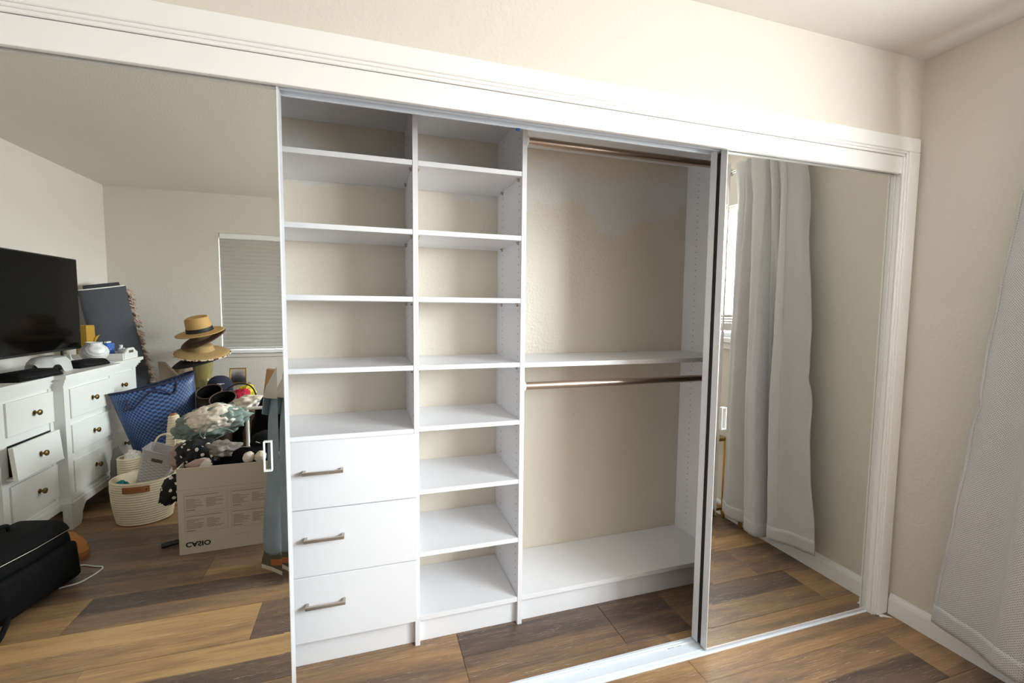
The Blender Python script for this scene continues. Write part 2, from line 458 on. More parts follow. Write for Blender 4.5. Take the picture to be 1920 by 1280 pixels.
for row in range(0, 20):
    y1 = 0.907 - 0.25 * row; y0 = y1 - 0.25
    if row == 0: y1 = CB
    y0c = max(y0, YB)
    if y1 <= YB: break
    js = known.get(row)
    if row not in known:
        s0 = random.uniform(-.95, .1); js = [s0 + 1.22 * k for k in range(4) if s0 + 1.22 * k < XR - .15]
    xs = [XL] + js + [XR]
    for k in range(len(xs) - 1):
        x0, x1 = xs[k] + GAPP, xs[k + 1] - GAPP
        key = (round(x1 - x0, 4), round(y1 - y0c, 4))
        lift = 0.0012 if (row, k) == (2, 2) else 0.0
        wl = ((x0 + x1) / 2, (y0c + y1) / 2, -.0035 + lift)
        rt = tones.get((row, k)) or (random.choice((.15, .35, .5, .6, .72, .85)), random.choice((.2, .4, .55, .65, .8)))
        colr = (rt[0], rt[1], random.random(), 1)
        if key in plank_mesh: o = inst(plank_mesh[key], 'plank', wl, floor, colr)
        else:
            bm = NB(); B(bm, (x0, y0c + GAPP, -.0035 + lift), (x1, y1 - GAPP, lift), .0006)
            o = obj('plank', bm, M['plank'], floor, origin=wl); o.color = colr; plank_mesh[key] = o

struct(box_obj('ceiling', [((XL - .1, YB - .1, ZC), (XR + .1, CB + .1, ZC + .1))], M['ceil']))
struct(box_obj('wall_left', [((XL - .1, YB - .1, -.06), (XL, CB + .1, ZC))], M['wall']))
# wall with the closet opening
struct(box_obj('wall_front', [((XL, 0, OPZ), (XR, .12, ZC)), ((XL, 0, -.004), (OP0, .12, OPZ)), ((OP1, 0, -.004), (XR, .12, OPZ))], M['wall']))
struct(box_obj('wall_closet', [((XL, CB, -.06), (XR, CB + .1, ZC)), ((-.12, .12, -.004), (-.02, CB, ZC))], M['closet_wall']))
# right wall with its window opening
struct(box_obj('wall_right', [((XR, YB - .1, -.06), (XR + .1, CB + .1, WIN_Z0)), ((XR, YB - .1, WIN_Z1), (XR + .1, CB + .1, ZC)),
                              ((XR, YB - .1, WIN_Z0), (XR + .1, WIN_Y0, WIN_Z1)), ((XR, WIN_Y1, WIN_Z0), (XR + .1, CB + .1, WIN_Z1))], M['wall']))
# back wall with the blind-covered window
BW0, BW1, BWZ0, BWZ1 = -.195, 0.95, .93, 2.06
struct(box_obj('wall_back', [((XL, YB - .1, -.06), (XR, YB, BWZ0)), ((XL, YB - .1, BWZ1), (XR, YB, ZC)),
                             ((XL, YB - .1, BWZ0), (BW0, YB, BWZ1)), ((BW1, YB - .1, BWZ0), (XR, YB, BWZ1))], M['wall']))

def baseboard(name, axis, at, d, a, b):
    """profiled skirting along a wall; d = direction out of the wall"""
    pr_ = [(0, 0), (d * .014, 0), (d * .014, .068), (d * .011, .080), (d * .006, .088), (d * .004, .094), (0, .094)]
    bm = NB()
    if axis == 'y': prism(bm, [(at + u, v) for u, v in pr_], 'y', a, b)
    else: prism(bm, [(at + u, v) for u, v in pr_], 'x', a, b)
    return struct(obj(name, bm, M['trim']))
baseboard('baseboard_right', 'y', XR, -1, YB, -.019)
baseboard('baseboard_left', 'y', XL, 1, YB, 0)
baseboard('baseboard_back', 'x', YB, 1, XL, XR)
baseboard('baseboard_front', 'x', 0, -1, XL, OP0 - .07)

# casing round the closet opening: thick outer band, stepped inner bead
def casing_h(name, x0, x1):
    bm = NB()
    B(bm, (x0, -.018, 2.040), (x1, 0, 2.097), .0025)
    B(bm, (x0 + .062, -.0125, 2.031), (x1 - .062, 0, 2.041), .002)
    B(bm, (x0 + .076, -.008, 2.021), (x1 - .076, 0, 2.032), .002)
    return struct(obj(name, bm, M['trim']))
casing_h('trim_1', OP0 - .066, 3.396)
def casing_v(name, s, xo):
    bm = NB()
    B(bm, (min(xo, xo - s * .062), -.018, 0), (max(xo, xo - s * .062), 0, 2.0395), .0025)
    B(bm, (min(xo - s * .062, xo - s * .072), -.0125, 0), (max(xo - s * .062, xo - s * .072), 0, 2.0305), .002)
    B(bm, (min(xo - s * .072, xo - s * .083), -.008, 0), (max(xo - s * .072, xo - s * .083), 0, 2.0205), .002)
    return struct(obj(name, bm, M['trim']))
casing_v('trim_2', 1, 3.396)
casing_v('trim_3', -1, OP0 - .066)
# fascia board hiding the upper track, and the jamb linings
struct(box_obj('trim_4', [((OP0, -.002, 1.9515), (3.3145, .014, 2.0205))], M['trim'], bev=.0015))
struct(box_obj('trim_5', [((3.3145, .001, 0), (3.3295, .12, 2.03))], M['trim'], bev=.001))
struct(box_obj('trim_6', [((OP0 + .0005, .001, 0), (OP0 + .015, .12, 1.95))], M['trim'], bev=.001))
bm = NB(); prism(bm, [(3.334, -.030), (3.352, -.034), (3.380, -.052), (3.362, -.020), (3.340, -.019)], 'z', .0005, .003)
tag(obj('caulk_flake', bm, M['trim']), 'loose white flake of caulk on floor at casing foot', 'debris')

# ------------------------------------------------------------------ window on the right wall (daylight)
win2 = struct(thing('window_2', 'x', 'x', (XR + .05, (WIN_Y0 + WIN_Y1) / 2, WIN_Z0)))
del win2['label']; del win2['category']
bm = NB(); fw = .035
B(bm, (XR + .035, WIN_Y0, WIN_Z0), (XR + .075, WIN_Y0 + fw, WIN_Z1)); B(bm, (XR + .035, WIN_Y1 - fw, WIN_Z0), (XR + .075, WIN_Y1, WIN_Z1))
B(bm, (XR + .035, WIN_Y0 + fw, WIN_Z1 - fw), (XR + .075, WIN_Y1 - fw, WIN_Z1)); B(bm, (XR + .035, WIN_Y0 + fw, WIN_Z0), (XR + .075, WIN_Y1 - fw, WIN_Z0 + fw))
ymid = (WIN_Y0 + WIN_Y1) / 2
B(bm, (XR + .035, ymid - .02, WIN_Z0 + fw), (XR + .075, ymid + .02, WIN_Z1 - fw))
obj('window_frame', bm, M['vinyl'], win2)
for a, b in ((WIN_Y0 + fw, ymid - .02), (ymid + .02, WIN_Y1 - fw)):
    bm = NB(); B(bm, (XR + .053, a, WIN_Z0 + fw), (XR + .057, b, WIN_Z1 - fw)); obj('pane', bm, M['pane'], win2)
bm = NB(); B(bm, (XR - .03, WIN_Y0 - .04, WIN_Z0 - .032), (XR + .034, WIN_Y1 + .04, WIN_Z0), .003); obj('window_sill', bm, M['trim'], win2)
bm = NB(); B(bm, (XR - .012, WIN_Y0 - .02, WIN_Z0 - .075), (XR, WIN_Y1 + .02, WIN_Z0 - .0325), .003); obj('sill_apron', bm, M['trim'], win2)
# collapsed grey blind resting low in the window
for k, (z, h) in enumerate(((1.235, .05), (1.288, .012), (1.305, .012), (1.322, .02))):
    bm = NB(); B(bm, (XR + .004, WIN_Y0 + .06, z), (XR + .03, WIN_Y1 - .06, z + h), .003); obj('blind_slat', bm, M['blind'], win2)
# ------------------------------------------------------------------ window on the far wall, seen in the mirror: closed grey blind
win1 = struct(thing('window_1', 'x', 'x', ((BW0 + BW1) / 2, YB, BWZ0)))
del win1['label']; del win1['category']
bm = NB(); fw = .04
B(bm, (BW0, YB - .075, BWZ0), (BW0 + fw, YB - .04, BWZ1)); B(bm, (BW1 - fw, YB - .075, BWZ0), (BW1, YB - .04, BWZ1))
B(bm, (BW0 + fw, YB - .075, BWZ1 - fw), (BW1 - fw, YB - .04, BWZ1)); B(bm, (BW0 + fw, YB - .075, BWZ0), (BW1 - fw, YB - .04, BWZ0 + fw))
obj('window_frame', bm, M['vinyl'], win1)
bm = NB(); B(bm, (BW0 + fw, YB - .06, BWZ0 + fw), (BW1 - fw, YB - .056, BWZ1 - fw)); obj('pane', bm, M['pane'], win1)
bm = NB(); B(bm, (BW0 - .03, YB - .038, BWZ0 - .025), (BW1 + .03, YB + .03, BWZ0 + .003), .003); obj('window_sill', bm, M['trim'], win1)
bm = NB(); B(bm, (BW0 - .015, YB, BWZ0 - .065), (BW1 + .015, YB + .012, BWZ0 - .0255), .003); obj('sill_apron', bm, M['wall'], win1)
bl = thing('window_blind', 'closed grey horizontal slat blind in the far window', 'blind', ((BW0 + BW1) / 2, YB - .02, BWZ0))
bm = NB(); B(bm, (BW0 + .008, YB - .035, BWZ1 - .052), (BW1 - .008, YB - .003, BWZ1 - .001), .003); obj('headrail', bm, M['vinyl'], bl)
nsl = 27; ztop = BWZ1 - .071; zbot = BWZ0 + .055; src = None
for k in range(nsl):
    z = ztop - (ztop - zbot) * k / (nsl - 1)
    wl = ((BW0 + BW1) / 2, YB - .02, z)
    if src is None:
        bm = NB()
        arc = [(-k / 6 + .5) for k in range(7)]
        yy = lambda s: YB - .02 - s * .0070 + .0065 * (1 - 4 * s * s)
        prism(bm, [(yy(s) + .0011, z + s * .049) for s in arc] + [(yy(s) - .0011, z + s * .049) for s in arc[::-1]], 'x', BW0 + .004, BW1 - .004)
        src = obj('slat', bm, M['blind'], bl, origin=wl)
    else: inst(src, 'slat', wl, bl)
bm = NB(); B(bm, (BW0 + .012, YB - .032, BWZ0 + .014), (BW1 - .012, YB - .008, BWZ0 + .03), .003); obj('bottom_rail', bm, M['blind'], bl)

# ------------------------------------------------------------------ closet organiser
YF, YK = .3986, .4229
P0, P1, P2, P3 = (.700, .720), (1.3229, 1.3426), (1.7575, 1.7775), (2.8383, 2.858)
PT = 2.165
def panel(x, parent, holes_left=(), holes_right=()):
    bm = NB(); B(bm, (x[0], YF, 0), (x[1], CB - .001, PT), .0008); pl = obj('side_panel', bm, M['melamine'], parent)
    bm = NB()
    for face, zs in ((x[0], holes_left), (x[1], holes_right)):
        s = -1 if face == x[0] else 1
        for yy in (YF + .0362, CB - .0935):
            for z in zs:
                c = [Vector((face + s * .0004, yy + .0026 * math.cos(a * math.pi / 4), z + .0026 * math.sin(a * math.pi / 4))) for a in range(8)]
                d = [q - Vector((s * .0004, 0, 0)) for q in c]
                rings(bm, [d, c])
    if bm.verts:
        ho = obj('pin_hole_shade', bm, M['hole_shade_grime'], pl); ho['kind'] = 'stuff'  # flat brown discs: shade of the drilled holes put in as colour
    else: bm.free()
    return pl
Z0 = 1.5166
hz = [Z0 + .032 * k for k in range(-42, 21)]
tw1 = thing('drawer_tower', 'white shelf tower with three drawers below, left bay of closet', 'closet unit', ((P0[0] + P1[1]) / 2, (YF + CB) / 2, 0))
tw2 = thing('shelf_tower', 'narrow white tower of eight open shelves in the closet middle', 'closet unit', ((P1[1] + P2[1]) / 2, (YF + CB) / 2, 0))
tw3 = thing('hanging_section', 'white closet section with two hanging rods and low bench shelf', 'closet unit', ((P2[1] + P3[1]) / 2, (YF + CB) / 2, 0))
hz_up = [z for z in hz if z > .93]
panel(P0, tw1, (), hz_up); panel(P1, tw1, hz_up, hz); panel(P2, tw2, hz, ()); panel(P3, tw3, hz, ())
PIN = {}
def pin(x, s, y, z, parent):
    if s not in PIN:
        bm = NB(); B(bm, (x, y - .004, z - .007), (x + s * .010, y + .004, z - .0005)) if s > 0 else B(bm, (x + s * .010, y - .004, z - .007), (x, y + .004, z - .0005))
        tube(bm, [(x + s * .0002, y, z - .011), (x + s * .007, y, z - .011)], .0028, 8)
        PIN[s] = obj('shelf_pin', bm, M['nickel'], parent, origin=(x, y, z))
    else: inst(PIN[s], 'shelf_pin', (x, y, z), parent)
def shelf(xa, xb, z0, z1, parent, pins=True, yf=YF + .0015):
    bm = NB(); B(bm, (xa + .0006, yf, z0), (xb - .0006, CB - .002, z1), .0008); s = obj('shelf', bm, M['melamine'], parent)
    if pins:
        for yy in (YF + .0362, CB - .0935): pin(xa, 1, yy, z0, s); pin(xb, -1, yy, z0, s)
    return s
ZS = ((1.899, 1.918), (1.643, 1.662), (1.389, 1.408), (1.124, 1.143))
for a, b in ZS:
    shelf(P0[1], P1[0], a, b, tw1); shelf(P1[1], P2[0], a, b, tw2)
for a, b in ((.8814, .9003), (.6268, .6456), (.3700, .3890)): shelf(P1[1], P2[0], a, b, tw2)
shelf(P1[1], P2[0], .1025, .1235, tw2, False)
shelf(P0[1], P1[0], .876, .8945, tw1, False)
shelf(P2[1], P3[0], 1.1215, 1.1415, tw3)
shelf(P2[1], P3[0], .1055, .1260, tw3, False)
for xa, xb, tw in ((P0[1], P1[0], tw1), (P1[1], P2[0], tw2), (P2[1], P3[0], tw3)):
    bm = NB(); B(bm, (xa + .0006, YF + .002, 2.146), (xb - .0006, CB - .002, 2.1645), .0008); obj('top_shelf', bm, M['melamine'], tw)
    bm = NB(); B(bm, (xa + .0006, YK, 0.0003), (xb - .0006, YK + .018, .102), .0006); obj('toe_kick', bm, M['melamine'], tw)
# three overlay drawers with square bar pulls
for z0, z1, zh in ((.6275, .8790, .769), (.3728, .6240, .519), (.1178, .3695, .266)):
    bm = NB(); B(bm, (P0[0] + .004, YF - .019, z0), (1.3285, YF - .0006, z1), .0012)
    d = obj('drawer_front', bm, M['melamine'], tw1)
    bm = NB(); ya = YF - .019
    x0, x1 = .926, 1.0635
    B(bm, (x0, ya - .032, zh - .005), (x1, ya - .023, zh + .006), .0008)
    B(bm, (x0, ya - .0235, zh - .0045), (x0 + .010, ya, zh + .0055), .0005); B(bm, (x1 - .010, ya - .0235, zh - .0045), (x1, ya, zh + .0055), .0005)
    obj('handle', bm, M['nickel'], d)
    bm = NB(); B(bm, (P0[1] + .013, YF + .0005, z0 + .02), (P1[0] - .013, CB - .05, z1 - .04)); obj('drawer_box', bm, M['melamine'], tw1)
# hanging rods on flanges
for zc in (1.0364, 2.0560):
    yc = .440
    bm = NB(); tube(bm, [(P2[1] + .006, yc, zc), (P3[0] - .006, yc, zc)], .0165, 24); rd = obj('hanging_rod', bm, M['bronze'], tw3, smooth=True)
    for xa, s in ((P2[1], 1), (P3[0], -1)):
        bm = NB(); lathe(bm, [(.0245, 0), (.0245, .004), (.0215, .011), (.019, .0165), (.0172, .017), (.0172, .005)], 24, TR(xa, yc, zc) @ RY(90 * s))
        obj('rod_flange', bm, M['white_plastic'], rd, smooth=True)

# ------------------------------------------------------------------ sliding mirror doors
def mirror_door(label, x0, x1, yf, pull=None):
    z0, z1 = .014, 1.972
    d = thing('mirror_door', label, 'mirror door', ((x0 + x1) / 2, yf + .016, z0), 'sliding mirror doors')
    TH = .032; lip = .004
    for s, xa in ((-1, x0), (1, x1)):
        a, b = (xa, xa + lip) if s < 0 else (xa - lip, xa)
        bm = NB(); B(bm, (a, yf, z0), (b, yf + TH, z1), .0008)
        c0, c1 = (xa + lip, xa + .012) if s < 0 else (xa - .012, xa - lip)
        B(bm, (c0, yf + .010, z0), (c1, yf + TH, z1))
        obj('stile', bm, M['stile'], d)
    for za, zb in ((z0, z0 + .009), (z1 - .012, z1)):
        bm = NB(); B(bm, (x0 + lip, yf, za), (x1 - lip, yf + TH, zb), .0008); obj('rail', bm, M['stile'], d)
    # mirror: flat field and four bevelled borders that bend the reflection slightly
    mx0, mx1, mz0, mz1 = x0 + lip, x1 - lip, z0 + .009, z1 - .012
    bw = .017; ym_ = yf + .0014; e = math.tan(math.radians(1.25)) * bw
    bm = NB()
    I = [bm.verts.new(p) for p in ((mx0 + bw, ym_, mz0 + bw), (mx1 - bw, ym_, mz0 + bw), (mx1 - bw, ym_, mz1 - bw), (mx0 + bw, ym_, mz1 - bw))]
    O = [bm.verts.new(p) for p in ((mx0, ym_ - e, mz0), (mx1, ym_ - e, mz0), (mx1, ym_ - e, mz1), (mx0, ym_ - e, mz1))]
    K = [bm.verts.new(p) for p in ((mx0, yf + .006, mz0), (mx1, yf + .006, mz0), (mx1, yf + .006, mz1), (mx0, yf + .006, mz1))]
    bm.faces.new(I)
    for i in range(4):
        j = (i + 1) % 4
        bm.faces.new((O[i], O[j], I[j], I[i])); bm.faces.new((K[i], K[j], O[j], O[i]))
    bm.faces.new(K[::-1])
    obj('mirror_glass', bm, M['mirror'], d)
    bm = NB(); B(bm, (x0 + .0125, yf + .0065, z0 + .01), (x1 - .0125, yf + .0095, z1 - .013)); obj('backing_board', bm, M['backing_and_gap_shade'], d)
    if pull:
        xa, xb, za, zb = pull
        bm = NB(); t_ = .0022; yo = ym_ - .0075
        for lo, hi in (((xa, yo, za), (xa + t_, ym_ - .0003, zb)), ((xb - t_, yo, za), (xb, ym_ - .0003, zb)),
                       ((xa + t_, yo, za), (xb - t_, ym_ - .0003, za + t_)), ((xa + t_, yo, zb - t_), (xb - t_, ym_ - .0003, zb))): B(bm, lo, hi)
        obj('finger_pull', bm, M['clear_plastic'], d)
    return d
mirror_door('front left mirror door showing the dresser and clutter', .045, .9335, .0195, (.8745, .8955, .905, .990))
mirror_door('rear left mirror door hidden behind another, only its edge showing', .049, .9290, .0700)
mirror_door('front right mirror door showing the grey curtain', 2.4235, 3.3125, .0195, (2.447, 2.468, .910, .995))
mirror_door('rear right mirror door behind the one showing the curtain', 2.4215, 3.3090, .0700)
bm = NB(); B(bm, (2.4260, .0535, .016), (2.4290, .0690, 1.955)); 
dg = obj('door_gap_shade', bm, M['backing_and_gap_shade']); tag(dg, 'black strip painting the gap shade between the two right mirror doors', 'shade strip')  # added black strip, shade in the gap between the doors as colour

# tracks
tb = thing('floor_track', 'white metal sliding door track on the floor', 'door track', (1.67, .066, 0))
bm = NB()
prof = [(.0150, 0), (.0150, .0035), (.0175, .0070), (.0300, .0085), (.0310, .0045), (.0345, .0045), (.0355, .0100), (.0380, .0100), (.0390, .0045),
        (.0850, .0045), (.0860, .0100), (.0885, .0100), (.0895, .0045), (.0980, .0045), (.0990, .0085), (.1100, .0070), (.1120, .0035), (.1120, 0)]
prism(bm, prof, 'x', OP0 + .016, 3.3140); obj('track_profile', bm, M['alum'], tb)
bm = NB(); rnd = random.Random(3)
for k in range(26):
    x = rnd.uniform(1.5, 2.4); y = rnd.choice((.0327, .0405, .0408, .083, .0912)); w = rnd.uniform(.004, .03)
    B(bm, (x, y - .0008, .0046), (x + w, y + rnd.uniform(.0003, .001), .0050))
gr = obj('grime', bm, M['hole_shade_grime'], tb); gr['kind'] = 'stuff'
tt = thing('ceiling_track', 'bluish white double sliding door track under the header', 'door track', (1.67, .066, 1.955))
for xa, xb, yo in ((OP0 + .016, 1.5285, 0), (1.5295, 3.3140, 0)):
    bm = NB()
    prism(bm, [(.0160, 1.9930), (.0160, 1.9660), (.0180, 1.9660), (.0180, 1.9890), (.0570, 1.9890), (.0570, 1.9655), (.0600, 1.9640), (.0650, 1.9640), (.0680, 1.9655),
               (.0680, 1.9890), (.1060, 1.9890), (.1060, 1.9690), (.1085, 1.9670), (.1130, 1.9670), (.1150, 1.9690), (.1150, 1.9930)], 'x', xa, xb)
    obj('track_profile', bm, M['alum'], tt)
struct(box_obj('trim_7', [((OP0 + .0155, .0145, 1.9935), (3.314, .1195, 2.0295))], M['trim']))
bm = NB(); B(bm, (1.636, .1085, 1.960), (1.650, .1152, 1.9668), .001); B(bm, (1.638, .1152, 1.960), (1.650, .1156, 1.974))
tag(obj('tape_scrap', bm, M['blue']), 'small scrap of blue tape under the upper track', 'tape')

# ------------------------------------------------------------------ grey curtain on the right wall
crd = thing('curtain_rod', 'polished silver curtain rod above the right window', 'curtain rod', (3.33, -.69, 2.225))
bm = NB(); tube(bm, [(3.33, -.44, 2.225), (3.33, -.935, 2.225)], .009, 14); obj('rod', bm, M['chrome'], crd, smooth=True)
bm = NB(); lathe(bm, [(.010, 0), (.021, .002), (.021, .008), (.013, .011), (.013, .030), (.017, .034), (.017, .046), (.010, .050), (0, .050)], 24, TR(3.33, -.928, 2.225) @ RX(90)); obj('finial', bm, M['chrome'], crd, smooth=True)
for yy in (-.46, -.80):
    bm = NB(); tube(bm, [(XR - .002, yy, 2.225), (3.342, yy, 2.225)], .005, 10); lathe(bm, [(.020, 0), (.020, .004), (.012, .007), (.005, .0075)], 20, TR(XR - .0005, yy, 2.225) @ RY(-90)); obj('rod_bracket', bm, M['chrome'], crd, smooth=True)
cu = thing('curtain', 'grey textured curtain hanging beside the right window', 'curtain', (3.33, -.6, .07))
def lerp_tab(tab, u):
    for (a, va), (b, vb) in zip(tab, tab[1:]):
        if u <= b:
            t = (u - a) / (b - a); t = t * t * (3 - 2 * t); return va + (vb - va) * t
    return tab[-1][1]
# y position of the curtain across its width (u: 0 far edge, 1 edge nearest the closet), at rod, mid and hem
Ytop = [(0, -.882), (.12, -.80), (.28, -.765), (.40, -.66), (.52, -.635), (.62, -.585), (.74, -.52), (1, -.417)]
Ymid = [(0, -.900), (.12, -.83), (.28, -.75), (.40, -.66), (.52, -.60), (.62, -.555), (.74, -.475), (1, -.322)]
Ybot = [(0, -.905), (.12, -.84), (.28, -.70), (.40, -.62), (.52, -.545), (.62, -.515), (.74, -.425), (1, -.227)]
# depth from the wall side (positive = towards the room)
Dtop = [(0, -.010), (.07, .016), (.16, .012), (.27, -.012), (.34, .018), (.43, .018), (.50, -.014), (.57, .018), (.63, -.012), (.70, .020), (.80, .012), (.90, .012), (1, -.004)]
Dbot = [(0, -.045), (.06, .010), (.16, .026), (.28, -.026), (.35, .056), (.47, .066), (.535, -.010), (.575, -.066), (.61, -.020), (.66, .048), (.76, .046), (.86, .026), (.94, .026), (1, .030)]
def cur(u, v):      # v: 0 hem, 1 top
    hem = .074 + .030 * max(0, .2 - u) - .012 * math.sin(math.pi * min(1, u * 1.6)) + .052 * max(0, (u - .50) / .50)
    z = hem + (2.262 + .004 * math.sin(u * 40) - hem) * v
    k = max(0, min(1, (z - 1.2) / 1.05)); k2 = max(0, min(1, (1.2 - z) / 1.1))
    ym_ = lerp_tab(Ymid, u)
    y = ym_ + (lerp_tab(Ytop, u) - ym_) * (k ** 1.0) if z > 1.2 else ym_ + (lerp_tab(Ybot, u) - ym_) * (k2 ** 1.2)
    w = max(0, min(1, (z - .7) / 1.5)); w = w * w * (3 - 2 * w)
    d = lerp_tab(Dbot, u) * (1 - w) + lerp_tab(Dtop, u) * w
    d += .006 * noise.noise(Vector((u * 5, z * 2.2, 1.3))) + .0025 * noise.noise(Vector((u * 16, z * 7, 4.1)))
    if u > .9: y += .010 * noise.noise(Vector((z * 5.0, 2.2, 0))) * (u - .9) * 10; d += .012 * noise.noise(Vector((z * 4, 8.2, 0))) * (u - .9) * 10
    if u > .8: y -= .011 * math.exp(-((z - 1.02) / .035) ** 2) * ((u - .8) * 5) ** 2     # pulled thread at the side hem
    kt = max(0, min(1, (z - 2.05) / .14)); d = d * (1 - .45 * kt) + .020 * kt      # the rod runs in a pocket behind the cloth
    return Vector((3.335 - d, y, z))
bm = NB(); grid(bm, 150, 130, cur, lambda u, v: (u * 1.05, v * 2.2))
pnl = obj('curtain_panel', bm, M['curtain'], cu, smooth=True, angle=180)
sm = pnl.modifiers.new('cloth_thickness', 'SOLIDIFY'); sm.thickness = .0016; sm.offset = 0
def hem_strip(v0, v1, u0, u1, nu, nv, name):
    bm = NB()
    def f(a, b):
        u = u0 + (u1 - u0) * a; v = v0 + (v1 - v0) * b
        e = .002; c = cur(u, v); t1 = cur(min(u + e, 1), v) - cur(max(u - e, 0), v); t2 = cur(u, min(v + e, 1)) - cur(u, max(v - e, 0))
        n = t1.cross(t2).normalized()
        if n.x > 0: n = -n
        return c + n * .0022
    grid(bm, nu, nv, f, lambda a, b: ((u0 + (u1 - u0) * a) * 1.05, (v0 + (v1 - v0) * b) * 2.2))
    o = obj(name, bm, M['curtain'], cu, smooth=True, angle=180)
    q = o.modifiers.new('cloth_thickness', 'SOLIDIFY'); q.thickness = .0016; q.offset = 0
hem_strip(0.0, .036, 0.0, 1.0, 150, 4, 'bottom_hem')
hem_strip(0.0, 1.0, .965, 1.0, 4, 130, 'side_hem')

# glass-topped gold table behind the curtain
gt = thing('gold_table', 'small gold framed glass table below the right window', 'table', (3.25, -1.03, 0))
gx0, gx1, gy0, gy1, gz = 3.10, 3.375, -1.34, -.925, .545
def bar(bm, a, b, w=.018):
    a = Vector(a); b = Vector(b); lo = Vector([min(a[i], b[i]) - w / 2 for i in range(3)]); hi = Vector([max(a[i], b[i]) + w / 2 for i in range(3)]); B(bm, lo, hi, .001)
for x in (gx0, gx1):
    for y in (gy0, gy1):
        bm = NB(); bar(bm, (x, y, .009), (x, y, gz - .025)); obj('leg', bm, M['gold'], gt)
for zz in (.068, gz - .014):
    for p_, q_ in (((gx0, gy0, zz), (gx1, gy0, zz)), ((gx0, gy1, zz), (gx1, gy1, zz)), ((gx0, gy0, zz), (gx0, gy1, zz)), ((gx1, gy0, zz), (gx1, gy1, zz))):
        bm = NB(); bar(bm, p_, q_); obj('frame_rail', bm, M['gold'], gt)
bm = NB(); bar(bm, (gx1 - .004, gy1, .0475), (gx1 - .004, -.775, .0475)); bar(bm, (gx1 - .004, -.775, .009), (gx1 - .004, -.775, .0475)); obj('outrigger_foot', bm, M['gold'], gt)
for zz in (.078, gz - .004):
    bm = NB(); B(bm, (gx0 - .008, gy0 - .008, zz), (gx1 + .008, gy1 + .008, zz + .006), .001); obj('glass_top' if zz > .2 else 'glass_shelf', bm, M['pane'], gt)
